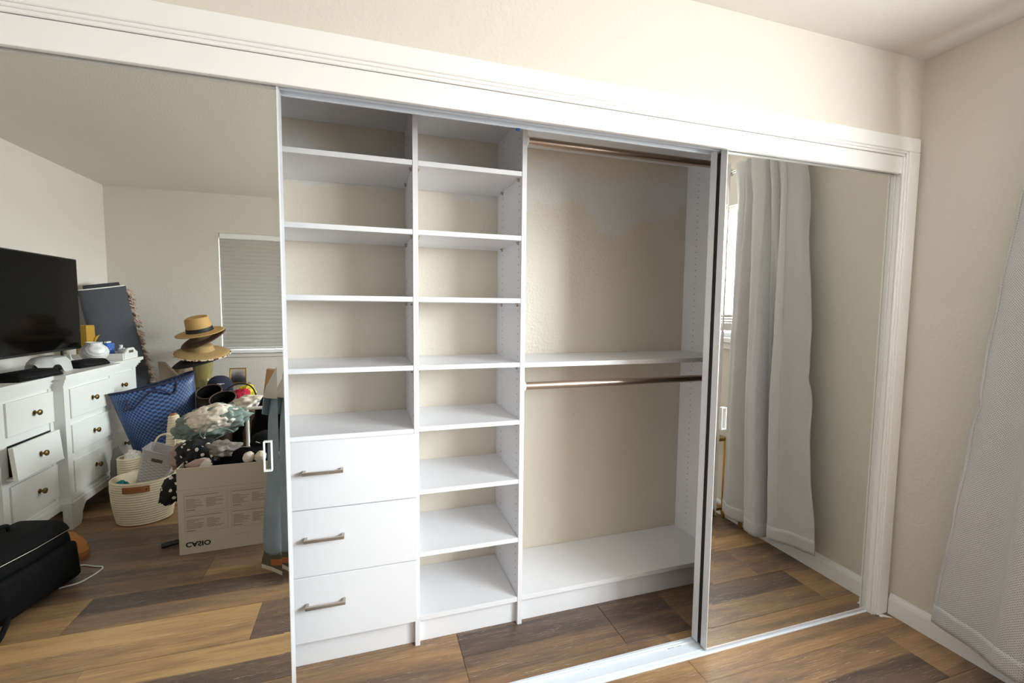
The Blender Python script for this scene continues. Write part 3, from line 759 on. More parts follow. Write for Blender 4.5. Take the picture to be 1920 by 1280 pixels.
# ------------------------------------------------------------------ dresser along the left wall (seen in the mirror)
M.update(
    dresser=mat('white_dresser_paint', C(226, 226, 222), .38),
    tvblack=mat('glossy_tv_screen', C(9, 8, 8), .10, spec=.10),
    black_plastic=mat('black_plastic', C(20, 20, 21), .4),
    black_cloth=mat('black_nylon', C(12, 12, 13), .8, bump=(60, .3), spec=.2),
    black_knit=mat('black_knit_cloth', C(10, 10, 12), .95, bump=(90, .4), spec=.15),
    rug=mat('charcoal_rug_pile', C(70, 71, 77), .95, bump=(140, .6), var=(60, .18)),
    rugback=mat('dark_rug_backing', C(52, 52, 58), .95, bump=(80, .5)),
    fringe=mat('pink_beige_fringe', C(190, 165, 150), .95),
    straw=wave_mat('straw_weave', C(206, 168, 108), C(182, 140, 82), 160, 'Z', .7, 2, .3),
    straw2=wave_mat('coarse_straw_weave', C(196, 166, 112), C(160, 126, 78), 60, 'Z', .8, 2, .4),
    felt=mat('brown_felt', C(98, 74, 58), .95, bump=(120, .3)),
    darkfelt=mat('black_brown_felt', C(36, 29, 24), .95, bump=(120, .3)),
    ribbon=mat('black_ribbon', C(16, 15, 15), .6),
    beads=dots_mat('beaded_trim', C(225, 210, 190), C(96, 50, 36), 45, .45),
    amber=mat('smoked_amber_glass', C(188, 172, 112), .08, trans=.55, spec=.6),
    navy=mat('navy_cotton', C(36, 38, 62), .85, bump=(120, .3)),
    tote=check_mat('woven_blue_plastic', C(70, 98, 146), C(29, 43, 76), 1.0, .38),
    boot=mat('dark_brown_leather', C(44, 31, 25), .5, bump=(40, .2), spec=.3), binding=mat('brown_binding', C(92, 74, 62), .6),
    bootin=mat('boot_lining', C(10, 8, 7), .95, spec=.1),
    yellow=mat('yellow_cloth', C(214, 196, 60), .85), red=mat('crimson_cloth', C(190, 36, 66), .85),
    kraft=mat('brown_kraft_paper', C(150, 112, 74), .85, bump=(12, .4)),
    carton=mat('pale_carton_board', C(196, 182, 166), .85, var=(30, .02)),
    ink=mat('black_print_ink', C(22, 20, 20), .8), ink2=mat('grey_print_ink', C(128, 116, 104), .85),
    sage=mat('grey_green_cloth', C(122, 136, 128), .8, bump=(14, .8), var=(6, .15)),
    cream_cloth=mat('cream_cloth', C(222, 208, 192), .85, bump=(18, .8)),
    teal=mat('teal_cloth', C(20, 120, 124), .85, bump=(18, .6)),
    petrol=mat('blue_green_print_cloth', C(88, 134, 142), .85, bump=(18, .6)),
    polka=dots_mat('navy_polka_dot_cloth', C(16, 15, 22), C(220, 212, 205), 24, .27),
    greycloth=mat('grey_satin_cloth', C(128, 118, 110), .6, bump=(14, .8)),
    pinkcloth=mat('dusty_pink_cloth', C(178, 150, 140), .85, bump=(18, .6)),
    paper=mat('white_paper', C(232, 228, 222), .8),
    rope=mat('cream_cotton_rope', C(222, 208, 180), .9, bump=(160, .35)),
    leather=mat('tan_leather', C(152, 92, 52), .55, bump=(60, .2)),
    binplastic=check_mat('frosted_woven_plastic', C(206, 200, 198), C(176, 170, 172), 1.0, .35, bump=.6),
    suede=mat('tan_suede', C(168, 112, 60), .95, bump=(90, .3)),
    taupe=mat('taupe_upholstery', C(186, 166, 148), .95, bump=(140, .3)),
    taupe2=mat('brown_plush', C(150, 128, 106), .95, bump=(80, .4)),
    greyplush=mat('grey_fleece', C(128, 124, 120), .95, bump=(50, .6)),
    goldfoil=mat('gold_foil_card', C(196, 154, 62), .4, metal=.45, bump=(20, .4)),
    ceramic=wave_mat('white_ribbed_ceramic', C(232, 230, 228), C(204, 202, 202), 22, 'DIAGONAL', .3, 1, .3),
    wipes=dots_mat('blue_printed_packet', C(52, 100, 178), C(188, 210, 235), 38, .22, .35),
    jar=mat('dark_brown_jar', C(48, 26, 22), .25),
    denim=mat('faded_blue_denim', C(134, 148, 158), .9, bump=(220, .4), var=(9, .28)),
    shirt=mat('pale_grey_cotton', C(206, 198, 190), .9, bump=(60, .25)),
    skin=mat('skin', C(200, 158, 132), .55), hair=mat('dark_brown_hair', C(48, 36, 28), .7, bump=(120, .6)),
    shoe=mat('olive_suede_shoe', C(92, 82, 66), .9, bump=(80, .3)), shoe2=mat('orange_brown_leather', C(170, 98, 56), .6),
    sole=mat('cream_rubber_sole', C(205, 192, 168), .7),
    whitetube=mat('white_coated_tube', C(222, 216, 208), .45),
)
DY0, DY1 = -2.990, -1.520                 # far and near ends
FC, FS = -.590, -.645                     # front faces: projecting centre, recessed sides
dr = thing('dresser', 'white nine drawer breakfront dresser under the television', 'dresser', (-.84, (DY0 + DY1) / 2, 0))
CY0, CY1 = -2.515, -1.955
bm = NB()
B(bm, (XL + .016, DY0 + .01, .13), (FS - .002, DY1 - .01, .882)); B(bm, (FS - .01, CY0, .13), (FC - .002, CY1, .882))
for a, b, fx in ((DY0 + .01, DY0 + .055, FS), (CY1 + .0, CY1 + .03, FS), (DY1 - .055, DY1 - .01, FS), (CY0 - .03, CY0, FS)): B(bm, (fx - .004, a, .135), (fx + .004, b, .88), .001)
for a, b in ((CY0 + .001, CY0 + .05), (CY1 - .05, CY1 - .001)): B(bm, (FC - .004, a, .135), (FC + .005, b, .88), .001)
obj('carcass', bm, M['dresser'], dr)
def step_outline(o, e=0.0):
    return [(XL + .016, DY0 - o + e), (FS + o, DY0 - o + e), (FS + o, CY0 - o), (FC + o, CY0 - o), (FC + o, CY1 + o), (FS + o, CY1 + o), (FS + o, DY1 + o), (XL + .016, DY1 + o)]
bm = NB()
for o_, z0, z1 in ((.006, .868, .882), (.014, .882, .897), (.024, .897, .915), (.030, .915, .922), (.040, .922, .945)): prism(bm, step_outline(o_), 'z', z0, z1)
obj('top', bm, M['dresser'], dr)
bm = NB()
for o_, z0, z1 in ((.020, .118, .160), (.012, .160, .178), (.006, .178, .190)): prism(bm, step_outline(o_), 'z', z0, z1)
obj('plinth', bm, M['dresser'], dr)
def foot(y0, y1, fx, flip):
    bm = NB(); ya, yb = (y0, y1)
    pts = [(ya, .118), (ya, 0), (ya + (yb - ya) * .55, 0), (ya + (yb - ya) * .66, .03), (ya + (yb - ya) * .70, .07), (ya + (yb - ya) * .86, .10), (yb, .118)]
    prism(bm, pts, 'x', fx - .045, fx); obj('foot', bm, M['dresser'], dr)
foot(CY1 + .020, CY1 - .13, FC + .02, 0); foot(CY0 - .020, CY0 + .13, FC + .02, 0)
foot(DY1 + .018, DY1 - .12, FS + .02, 0); foot(DY0 - .018, DY0 + .12, FS + .02, 0)
for yy in (DY0 - .018, DY1 - .03):
    bm = NB(); B(bm, (XL + .02, yy, 0), (XL + .08, yy + .048, .118), .002); obj('foot', bm, M['dresser'], dr)
def drawer(y0, y1, z0, z1, fx, T=None, knob=True):
    bm = NB(); B(bm, (fx - .012, y0, z0), (fx + .010, y1, z1), .003, 2, T); d = obj('drawer', bm, M['dresser'], dr)
    if knob:
        k = TR(fx + .010, (y0 + y1) / 2, (z0 + z1) / 2) @ RY(90)
        if T is not None: k = T @ k
        bm = NB(); lathe(bm, [(.013, 0), (.013, .003), (.006, .006), (.006, .014), (.012, .018), (.0165, .024), (.0155, .030), (.009, .034), (0, .0345)], 20, k)
        obj('knob', bm, M['brass'], d, smooth=True)
rows = ((.667, .850), (.450, .626), (.205, .405))
for i, (z0, z1) in enumerate(rows):
    drawer(-2.460, -2.010, z0, z1, FC)
    drawer(-2.930, -2.560, z0, z1, FS)
    if i == 1: drawer(-1.990, -1.583, z0 + .004, z1 + .004, FS, TR(.062, .082, -.0) @ TR(FS, -1.79, .54) @ RZ(-3) @ RX(1.0) @ RY(-5) @ TR(-FS, 1.79, -.54))
    else: drawer(-1.990, -1.583, z0, z1, FS)
bm = NB(); B(bm, (FS - .0015, -1.985, .455), (FS + .0030, -1.59, .622)); obj('drawer_gap_shade', bm, M['black_plastic'], dr)  # black sheet painted in for the shade behind the loose drawer front
bm = NB(); B(bm, (FS + .001, -1.93, .445), (FS + .058, -1.56, .455)); obj('drawer_runner', bm, M['dresser'], dr)

# television
tv = thing('television', 'large flat black television standing on the white dresser', 'television', (-.83, -2.055, .945))
bm = NB(); B(bm, (-.842, -2.612, 1.052), (-.806, -1.500, 1.682), .004, 2); obj('cabinet', bm, M['black_plastic'], tv)
bm = NB(); B(bm, (-.8060, -2.604, 1.066), (-.8035, -1.508, 1.674), .0008); obj('screen', bm, M['tvblack'], tv)
for yy in (-2.43, -1.68):
    bm = NB(); tube(bm, [(-.825, yy, 1.06), (-.825, yy, .985), (-.778, yy, .9555)], .009, 8); tube(bm, [(-.825, yy, .985), (-.93, yy, .9555)], .009, 8); obj('stand_foot', bm, M['black_plastic'], tv)

# things on the dresser top (z = .945)
DT = .9455
wd = thing('white_headset', 'white domed plastic gadget with arched openings on the dresser', 'gadget', (-.75, -2.15, DT))
bm = NB()
n = 84; lp0 = []; lp1 = []; lp2 = []; lp3 = []
for k in range(n):
    a = 2 * math.pi * k / n
    arch = .062 * math.exp(-((a - 1.75) / .50) ** 4) + .050 * math.exp(-((a - .55) / .25) ** 4) + .062 * math.exp(-((a - 4.4) / .5) ** 4)
    lp0.append(Vector((-.75 + .095 * math.cos(a), -2.15 + .145 * math.sin(a), DT + arch)))
    lp1.append(Vector((-.75 + .088 * math.cos(a), -2.15 + .130 * math.sin(a), DT + .060)))
    lp2.append(Vector((-.75 + .070 * math.cos(a), -2.15 + .098 * math.sin(a), DT + .088)))
    lp3.append(Vector((-.75 + .03 * math.cos(a), -2.15 + .045 * math.sin(a), DT + .097)))
rings(bm, [lp0, lp1, lp2, lp3], cap0=False)
bmesh.ops.solidify(bm, geom=bm.faces[:], thickness=.006)
obj('shell', bm, M['white_plastic'], wd, smooth=True)
bm = NB(); blob(bm, (-.75, -2.15, DT + .03), (.065, .095, .032), 3, .1, 3, 5, flat=DT + .0005); obj('inner_pad', bm, M['black_plastic'], wd, smooth=True)
def pouch(label, c, rad, seed, rz):
    o = thing('black_pouch', label, 'pouch', (c[0], c[1], DT))
    bm = NB(); B(bm, (-rad[0], -rad[1], 0.0005), (rad[0], rad[1], rad[2]), .016, 3, TR(c[0], c[1], DT) @ RZ(rz), taper=(.72, .82)); obj('body', bm, M['black_cloth'], o, smooth=True)
    bm = NB(); pts = [TR(c[0], c[1], DT) @ RZ(rz) @ Vector((rad[0] * .97, -rad[1] * .8 + t * rad[1] * .2, rad[2] * .42 + .002 * math.sin(t))) for t in range(9)]
    tube(bm, pts, .0025, 6); obj('zip', bm, M['black_plastic'], o)
pouch('long black pouch lying at the near end of the dresser', (-.68, -1.83, DT), (.085, .165, .045), 1, 6)
pouch('flat black pouch lying between the white gadget and vase', (-.685, -2.395, DT), (.076, .140, .045), 2, 10)
rv = thing('round_vase', 'round white ribbed ceramic vase on the dresser', 'vase', (-.735, -2.615, DT))
bm = NB(); lathe(bm, [(.035, 0), (.042, .004), (.040, .012), (.062, .028), (.080, .056), (.084, .080), (.074, .108), (.052, .128), (.045, .136), (.050, .148), (.046, .149), (.040, .136), (.02, .12)], 36, TR(-.735, -2.615, DT)); obj('body', bm, M['ceramic'], rv, smooth=True)
gb = thing('gold_gift_box', 'crumpled gold foil box in the tray behind the round vase', 'box', (-.87, -2.81, DT + .009))
bm = NB(); B(bm, (-.915, -2.850, DT + .009), (-.830, -2.765, DT + .265), .004, 1, TR(-.87, -2.81, 0) @ RZ(12) @ TR(.87, 2.81, 0), taper=(.9, .9)); obj('body', bm, M['goldfoil'], gb)
bm = NB(); prism(bm, [(-2.885, DT + .19), (-2.83, DT + .175), (-2.80, DT + .12)], 'x', -.826, -.820); obj('flap', bm, M['goldfoil'], gb)
ty = thing('serving_tray', 'white wooden serving tray with cut out handle on the dresser', 'tray', (-.80, -2.89, DT))
bm = NB(); B(bm, (-1.0, -2.975, DT), (-.62, -2.745, DT + .008), .002); obj('base', bm, M['dresser'], ty)
for ya, yb in ((-2.755, -2.745), (-2.975, -2.965)):
    bm = NB(); B(bm, (-1.0, ya, DT + .008), (-.62, yb, DT + .05), .002); obj('rim', bm, M['dresser'], ty)
bm = NB(); pts = [(-2.965, DT + .008), (-2.965, DT + .048), (-2.935, DT + .060), (-2.905, DT + .086), (-2.815, DT + .086), (-2.785, DT + .060), (-2.756, DT + .048), (-2.756, DT + .008)]
prism(bm, pts, 'x', -.628, -.616); obj('end_handle', bm, M['dresser'], ty)
bm = NB(); B(bm, (-.6165, -2.895, DT + .048), (-.6150, -2.825, DT + .068), .0006); obj('slot_shade', bm, M['hole_shade_grime'], ty)  # dark bar on the handle, shade of the cut-out put in as colour
wp = thing('wipes_packet', 'blue printed packet of wipes standing in the tray', 'packet', (-.767, -2.87, DT + .009))
bm = NB(); B(bm, (-.79, -2.930, DT + .0085), (-.745, -2.815, DT + .125), .012, 2); obj('body', bm, M['wipes'], wp, smooth=True)
bm = NB(); B(bm, (-.778, -2.90, DT + .124), (-.757, -2.84, DT + .136), .003, 1); obj('lid', bm, M['white_plastic'], wp)
for i, (x, y, h, r) in enumerate(((-.71, -2.930, .095, .020), (-.675, -2.885, .075, .018))):
    bt = thing('small_bottle', ('taller', 'shorter')[i] + ' white bottle in the tray beside the blue packet', 'bottle', (x, y, DT + .009), 'white bottles in the tray')
    bm = NB(); lathe(bm, [(r * .95, 0), (r, .004), (r, h * .68), (r * .5, h * .78), (r * .5, h * .82), (0, h * .82)], 18, TR(x, y, DT + .0085)); obj('body', bm, M['white_plastic'], bt, smooth=True)
    bm = NB(); lathe(bm, [(r * .6, h * .82), (r * .6, h), (0, h)], 16, TR(x, y, DT + .0085)); obj('cap', bm, M['paper'], bt, smooth=True)
jr = thing('brown_jar', 'dark brown glass jar at the back of the tray', 'jar', (-.90, -2.925, DT + .009))
bm = NB(); lathe(bm, [(.030, 0), (.034, .006), (.034, .10), (.026, .112), (.026, .116), (0, .116)], 24, TR(-.90, -2.925, DT + .0085)); obj('body', bm, M['jar'], jr, smooth=True)
bm = NB(); lathe(bm, [(.029, .116), (.029, .138), (0, .138)], 24, TR(-.90, -2.925, DT + .0085)); obj('lid', bm, M['black_plastic'], jr, smooth=True)
bm = NB(); tube(bm, spline([(-.79, -2.525, DT + .004), (-.83, -2.525, DT + .05), (-.82, -2.50, DT + .075), (-.80, -2.47, DT + .05), (-.78, -2.44, DT + .004), (-.76, -2.36, DT + .004)], 6), .0032, 6)
tag(obj('charging_cable', bm, M['white_plastic']), 'white charging cable looping up under the television', 'cable')

# rolled rug leaning in the corner
ru = thing('rolled_rug', 'rolled charcoal rug with pink fringe leaning in the corner', 'rug', (-.73, -3.34, 0))
A0 = Vector((-.73, -3.345, .005)); A1 = Vector((-.915, -3.165, 1.50)); ax = (A1 - A0).normalized()
sx_ = Vector((.5, -.86, 0)); sx_ = (sx_ - ax * sx_.dot(ax)).normalized(); sy_ = ax.cross(sx_)
bm = NB(); loops = []
for i in range(13):
    t = i / 12; c = A0 + (A1 - A0) * t; lp = []
    for k in range(36):
        a = 2 * math.pi * k / 36; w = .180 + .006 * math.sin(3 * a + i); d = .066 + .004 * math.cos(2 * a + i * .7)
        q = c + sx_ * (w * math.cos(a)) + sy_ * (d * math.sin(a)); q.z = max(q.z, .002 + .0); lp.append(q)
    loops.append(lp)
rings(bm, loops); obj('roll', bm, M['rug'], ru, smooth=True)
bm = NB(); loops = []
for c, w, d in ((A1 + ax * .001, .140, .048), (A1 + ax * .035, .136, .045), (A1 + ax * .036, .10, .03)):
    loops.append([c + sx_ * (w * math.cos(2 * math.pi * k / 32)) + sy_ * (d * math.sin(2 * math.pi * k / 32)) for k in range(32)])
rings(bm, loops); obj('inner_roll', bm, M['rugback'], ru, smooth=True)
bm = NB(); pts = [A1 + ax * .003 + sx_ * (.170 * math.cos(a / 20 * 2 * math.pi)) + sy_ * (.060 * math.sin(a / 20 * 2 * math.pi)) for a in range(20)]
tube(bm, pts, .006, 6, closed=True); obj('edge_binding', bm, M['paper'], ru)
bm = NB(); rnd = random.Random(11)
for i in range(420):
    t = rnd.random() ** .9 * .98; c = A0 + (A1 - A0) * t + sx_ * (.172 + rnd.uniform(-.01, .006)) + sy_ * (rnd.uniform(-.035, .035))
    e = c + sx_ * rnd.uniform(.01, .035) + Vector((rnd.uniform(.0, .03), rnd.uniform(-.01, .02), -rnd.uniform(.01, .04))); m_ = (c + e) / 2 + Vector((rnd.uniform(-.01, .01), rnd.uniform(-.01, .01), .008))
    if e.z > .01: tube(bm, [c, m_, e], [.007, .008, .0045], 5)
fr = obj('fringe', bm, M['fringe'], ru); fr['kind'] = 'stuff'

# taupe upholstered board and plush cushion behind the blue tote
bd = thing('padded_board', 'pale taupe padded board leaning behind the blue tote', 'board', (-.48, -3.40, 0))
bm = NB(); prism(bm, [(-.545, 0), (-.385, 0), (-.385, .66), (-.46, .74), (-.56, .86), (-.60, .87)], 'y', -.025, .025, TR(0, -3.30, .002)); obj('body', bm, M['taupe'], bd)
cs = thing('plush_cushion', 'brown plush cushion peeking over the taupe board', 'cushion', (-.46, -3.47, 0))
bm = NB(); blob(bm, (-.48, -3.49, .42), (.13, .050, .43), 4, .10, 2.6, 3, flat=.002); obj('body', bm, M['taupe2'], cs, smooth=True)

# side table with hats
st_ = thing('side_table', 'gold edged mirrored side table carrying the stacked hats', 'side table', (-.14, -3.16, 0))
tx0, tx1, ty0, ty1, tz = -.345, .075, -3.42, -2.92, .650
bm = NB(); B(bm, (tx0, ty0, tz - .012), (tx1, ty1, tz), .002); obj('mirror_top', bm, M['chrome'], st_)
bm = NB(); bar(bm, (tx0, ty0, tz - .022), (tx1, ty0, tz - .022)); bar(bm, (tx0, ty1, tz - .022), (tx1, ty1, tz - .022)); bar(bm, (tx0, ty0, tz - .022), (tx0, ty1, tz - .022)); bar(bm, (tx1, ty0, tz - .022), (tx1, ty1, tz - .022)); obj('frame_rail', bm, M['gold'], st_)
for x in (tx0, tx1):
    for y in (ty0, ty1):
        bm = NB(); bar(bm, (x, y, .009), (x, y, tz - .032)); obj('leg', bm, M['gold'], st_)
pf = thing('gold_picture_frame', 'gold edged mirror frame standing on table behind the navy cap', 'frame', (.0, -3.33, tz))
bm = NB(); Tf = TR(.0, -3.33, tz + .001) @ RX(8)
for lo, hi in (((-.07, -.006, 0), (.07, .006, .010)), ((-.07, -.006, .13), (.07, .006, .14)), ((-.07, -.006, .01), (-.06, .006, .13)), ((.06, -.006, .01), (.07, .006, .13))): B(bm, lo, hi, .001, 1, Tf)
obj('border', bm, M['gold'], pf)
bm = NB(); B(bm, (-.06, -.003, .01), (.06, .001, .13), 0, 1, Tf); obj('mirror', bm, M['chrome'], pf)

HX, HY = -.238, -3.20
va = thing('amber_glass_vase', 'tall smoked amber glass vase holding up the hats', 'vase', (HX, HY, tz))
bm = NB(); lathe(bm, [(.055, 0), (.060, .003), (.064, .05), (.074, .16), (.080, .255), (.077, .255), (.070, .16), (.060, .05), (.05, .012), (0, .012)], 36, TR(HX, HY, tz + .0005)); obj('body', bm, M['amber'], va, smooth=True)
def hat(name, label, c, tilt, az, br, cr_, ch, m, band=None, trim=None, droop=.012, dent=True):
    h = thing(name, label, 'hat', c)
    T = TR(*c) @ RX(az) @ RY(tilt)
    bm = NB()
    def dentf(v, a, r, z):
        if dent and z > ch * .9:
            k = max(0, 1 - r / cr_) if r < cr_ else 0
            v.z -= .022 * (1 - min(1, abs(v.y) / (cr_ * .6))) * (1 - r / (cr_ * 1.2))
        return v
    th = .003
    outer = [(br, -droop), (br * .9, -droop * .55), (br * .75, -.001), (cr_ * 1.22, .001), (cr_ * 1.06, .006), (cr_, .02), (cr_ * .97, ch * .5), (cr_ * .93, ch * .85), (cr_ * .84, ch * .97), (cr_ * .5, ch), (0, ch)]
    lathe(bm, outer, 48, T, f=dentf)
    bmesh.ops.delete(bm, geom=[max(bm.faces, key=lambda q: q.calc_area())], context='FACES_ONLY')
    o = obj('crown_and_brim', bm, m, h, smooth=True)
    sd = o.modifiers.new('thickness', 'SOLIDIFY'); sd.thickness = .003; sd.offset = -1
    if band:
        bm = NB(); lathe(bm, [(cr_ * 1.08, .006), (cr_ * 1.035, .012), (cr_ * 1.02, .040), (cr_ * .99, .040), (cr_ * .99, .008)], 48, T); obj('band', bm, band, h, smooth=True)
    if trim:
        bm = NB(); tube(bm, [T @ Vector((br * math.cos(2 * math.pi * k / 60), br * math.sin(2 * math.pi * k / 60), -droop - .002)) for k in range(60)], .006, 6, closed=True); obj('brim_trim', bm, trim, h, smooth=True)
    return h
hat('dark_hat', 'black felt hat lowest in the hat stack', (HX - .035, HY, .908), -12, -9, .200, .070, .03, M['darkfelt'], droop=.03, dent=False)
hat('wide_straw_hat', 'wide straw hat with beaded edge, above the black hat', (HX, HY, .972), 3, -13, .212, .088, .055, M['straw2'], trim=M['beads'], droop=.022, dent=False)
hat('brown_felt_hat', 'brown felt hat tilted between the two straw hats', (HX + .012, HY, 1.084), -21, -22, .184, .084, .070, M['felt'], band=M['felt'], droop=.004, dent=False)
hat('panama_hat', 'straw panama hat with black ribbon on top of the stack', (HX - .010, HY, 1.138), -8, -12, .188, .099, .135, M['straw'], band=M['ribbon'], droop=.006)

cp = thing('navy_cap', 'navy baseball cap lying on the mirrored side table', 'cap', (-.08, -3.02, tz))
bm = NB(); lathe(bm, [(.096, 0), (.100, .01), (.098, .035), (.088, .068), (.066, .096), (.035, .112), (0, .116)], 36, TR(-.065, -3.03, tz + .001) @ RZ(8), sx=1.0, sy=.86); obj('crown', bm, M['navy'], cp, smooth=True)
bm = NB()
def brimf(u, v):
    a = math.radians(-62 + 124 * u); r = .090 + .085 * v * (math.cos(a * 1.2) ** .5 if math.cos(a * 1.2) > 0 else 0)
    return TR(-.065, -3.03, tz) @ RZ(205) @ Vector((r * math.cos(a), r * math.sin(a) * .92, .012 - .008 * v - .012 * (u - .5) ** 2 * 4 * v + .006))
grid(bm, 20, 6, brimf); bmesh.ops.solidify(bm, geom=bm.faces[:], thickness=.004); obj('brim', bm, M['navy'], cp, smooth=True)
bm = NB(); B(bm, (-.062, -2.9455, tz + .055), (-.008, -2.9425, tz + .0605)); B(bm, (-.045, -2.9455, tz + .049), (-.030, -2.9425, tz + .0545)); obj('stitched_logo', bm, M['paper'], cp)

# blue woven tote slumped against the dresser
tt_ = thing('blue_tote', 'large blue checkered woven tote beside the dresser', 'tote bag', (-.30, -2.60, 0))
bm = NB(); lay = bm.loops.layers.uv.verify()
Lb = Vector((-.40, -2.52, .001)); Rb = Vector((-.12, -2.64, .001)); Lt = Vector((-.560, -2.385, .735)); Rt = Vector((-.135, -2.655, .845))
nl, nk = 14, 48; V = []
for j in range(nl + 1):
    t = j / nl; a = Lb + (Lt - Lb) * t; b = Rb + (Rt - Rb) * t; c = (a + b) / 2; ax_ = (b - a) / 2; per = Vector((ax_.y, -ax_.x, 0)).normalized() * (.105 - .055 * t) * (1 + .12 * math.sin(3 * t))
    row_ = []
    for k in range(nk):
        an = 2 * math.pi * k / nk; ca, sa = math.cos(an), math.sin(an)
        ex = math.copysign(abs(ca) ** .7, ca); ey = math.copysign(abs(sa) ** .8, sa)
        q = c + ax_ * ex + per * ey; q += Vector((0, 0, 1)) * (.012 * math.sin(an * 2 + 1) * t) + per * (.10 * noise.noise(Vector((ca * 1.5, sa * 1.5, t * 3)))); q.z = max(q.z, .001)
        row_.append(bm.verts.new(q))
    V.append(row_)
for j in range(nl):
    for k in range(nk):
        f_ = bm.faces.new((V[j][k], V[j][(k + 1) % nk], V[j + 1][(k + 1) % nk], V[j + 1][k]))
        for lp, (a, b) in zip(f_.loops, ((j, k), (j, k + 1), (j + 1, k + 1), (j + 1, k))): lp[lay].uv = (b * 2.0, a * 3.6)
bm.faces.new(V[0][::-1])
o = obj('woven_body', bm, M['tote'], tt_, smooth=True, angle=80); q = o.modifiers.new('thickness', 'SOLIDIFY'); q.thickness = .004
rim = []
for k in range(48):
    a = 2 * math.pi * k / 48; c = (Lt + Rt) / 2; ax_ = (Rt - Lt) / 2; per = Vector((ax_.y, -ax_.x, 0)).normalized() * .05
    ca, sa = math.cos(a), math.sin(a); rim.append(c + ax_ * math.copysign(abs(ca) ** .7, ca) + per * math.copysign(abs(sa) ** .8, sa) + Vector((0, 0, .012 * math.sin(a * 2 + 1))))
bm = NB(); tube(bm, rim, .008, 6, closed=True); obj('rim', bm, M['navy'], tt_, smooth=True)
for s in (-1, 1):
    c = (Lt + Rt) / 2; ax_ = (Rt - Lt).normalized(); per = Vector((ax_.y, -ax_.x, 0)).normalized() * .052 * s
    bm = NB(); tube(bm, spline([c - ax_ * .17 + per + Vector((0, 0, -.05)), c - ax_ * .15 + per * 1.25 + Vector((0, 0, -.13)), c - ax_ * .02 + per * 1.6 + Vector((0, 0, -.19 if s > 0 else -.03)), c + ax_ * .10 + per * 1.25 + Vector((0, 0, -.10)), c + ax_ * .13 + per + Vector((0, 0, -.03))], 6), .0065, 6); obj('handle', bm, M['navy'], tt_, smooth=True)

# tall boots, bag with hoop handle, paper bag
def boot(label, x, y, h, r, tx, ty_, az):
    b = thing('tall_boot', label, 'boot', (x, y, 0), 'pair of tall boots')
    bm = NB(); loops = []
    for t, rx, ry in ((0, .040, .045), (.10, .045, .050), (.3, .055, .058), (.6, .066, .068), (.85, r * .95, r * .9), (1, r, r * .95)):
        c = Vector((x + tx * t, y + ty_ * t, .05 + (h - .05) * t))
        loops.append([c + RZ(az) @ Vector((rx * math.cos(2 * math.pi * k / 28), ry * math.sin(2 * math.pi * k / 28), -.040 * math.sin(2 * math.pi * k / 28 + math.radians(az)) * t)) for k in range(28)])
    rings(bm, loops, cap1=False); o = obj('shaft', bm, M['boot'], b, smooth=True); q = o.modifiers.new('thickness', 'SOLIDIFY'); q.thickness = .004
    rim_ = [p.copy() for p in loops[-1]]
    bm = NB(); tube(bm, rim_, .0045, 6, closed=True); obj('top_binding', bm, M['binding'], b, smooth=True)
    bm = NB(); rings(bm, [[p * 1.0 for p in [l + (Vector((x + tx * t, y + ty_ * t, .05 + (h - .05) * t)) - l) * .08 for l in lp]] for lp, t in ((loops[3], .6), (loops[4], .85), (loops[5], .995))], cap1=False); obj('lining', bm, M['bootin'], b, smooth=True)
    bm = NB(); rings(bm, [[Vector((x, y, 0)) + RZ(az) @ Vector((px_, py_ * s_, z_)) for px_, py_ in ((-.05, .035), (.02, .04), (.10, .045), (.17, .04), (.205, .02), (.205, -.02), (.17, -.04), (.10, -.045), (.02, -.04), (-.05, -.035))] for z_, s_ in ((.001, 1), (.03, 1), (.06, .8), (.075, .5))]); obj('foot', bm, M['boot'], b, smooth=True)
boot('dark leather boot opening nearer the blue tote', -.048, -2.57, .70, .088, .02, -.05, -70)
boot('dark leather boot opening beside the black hoop bag', .092, -2.440, .668, .088, .012, -.03, -60)
hb = thing('hoop_handle_bag', 'black bag with hoop handle stuffed with bright clothes', 'bag', (.18, -2.74, 0))
bm = NB(); blob(bm, (.18, -2.74, .31), (.135, .10, .33), 4, .12, 2.2, 8, flat=.002); obj('body', bm, M['black_cloth'], hb, smooth=True)
bm = NB(); tube(bm, spline([(.055, -2.66, .60), (.075, -2.66, .69), (.13, -2.66, .735), (.195, -2.66, .745), (.255, -2.66, .72), (.285, -2.66, .66), (.285, -2.66, .60)], 6), .006, 8); obj('hoop', bm, M['black_plastic'], hb, smooth=True)
def heap(name, label, cat, c, rad, m, seed, flat=None, amp=.22, freq=2.2, crease=.18, sub=4, rot=None, group=None, parent=None):
    bm = NB(); blob(bm, c, rad, sub, amp, freq, seed, flat, rot, crease)
    o = obj(name, bm, m, parent, smooth=True, angle=180)
    if parent is None: tag(o, label, cat, group)
    return o
heap('yellow_cloth', 'bright yellow cloth poking from the hoop handled bag', 'clothing', (.20, -2.795, .66), (.060, .05, .062), M['yellow'], 4)
heap('crimson_cloth', 'crimson cloth on top of the hoop handled bag', 'clothing', (.165, -2.70, .645), (.075, .05, .05), M['red'], 6, rot=RY(-25))
kb = thing('kraft_paper_bag', 'brown kraft paper bag standing beneath the far window', 'paper bag', (.44, -2.93, 0))
bm = NB(); B(bm, (.300, -2.98, 0.001), (.60, -2.86, .66), .006, 1, taper=(.94, .8))
for v in bm.verts: v.co += Vector((noise.noise(v.co * 6), noise.noise(v.co * 6 + Vector((9, 1, 4))), 0)) * .012
obj('body', bm, M['kraft'], kb)
bm = NB(); B(bm, (.305, -2.94, .58), (.390, -2.90, .825), .006, 1, TR(.36, -2.92, .7) @ RY(8) @ TR(-.36, 2.92, -.7)); obj('fold', bm, M['kraft'], kb)
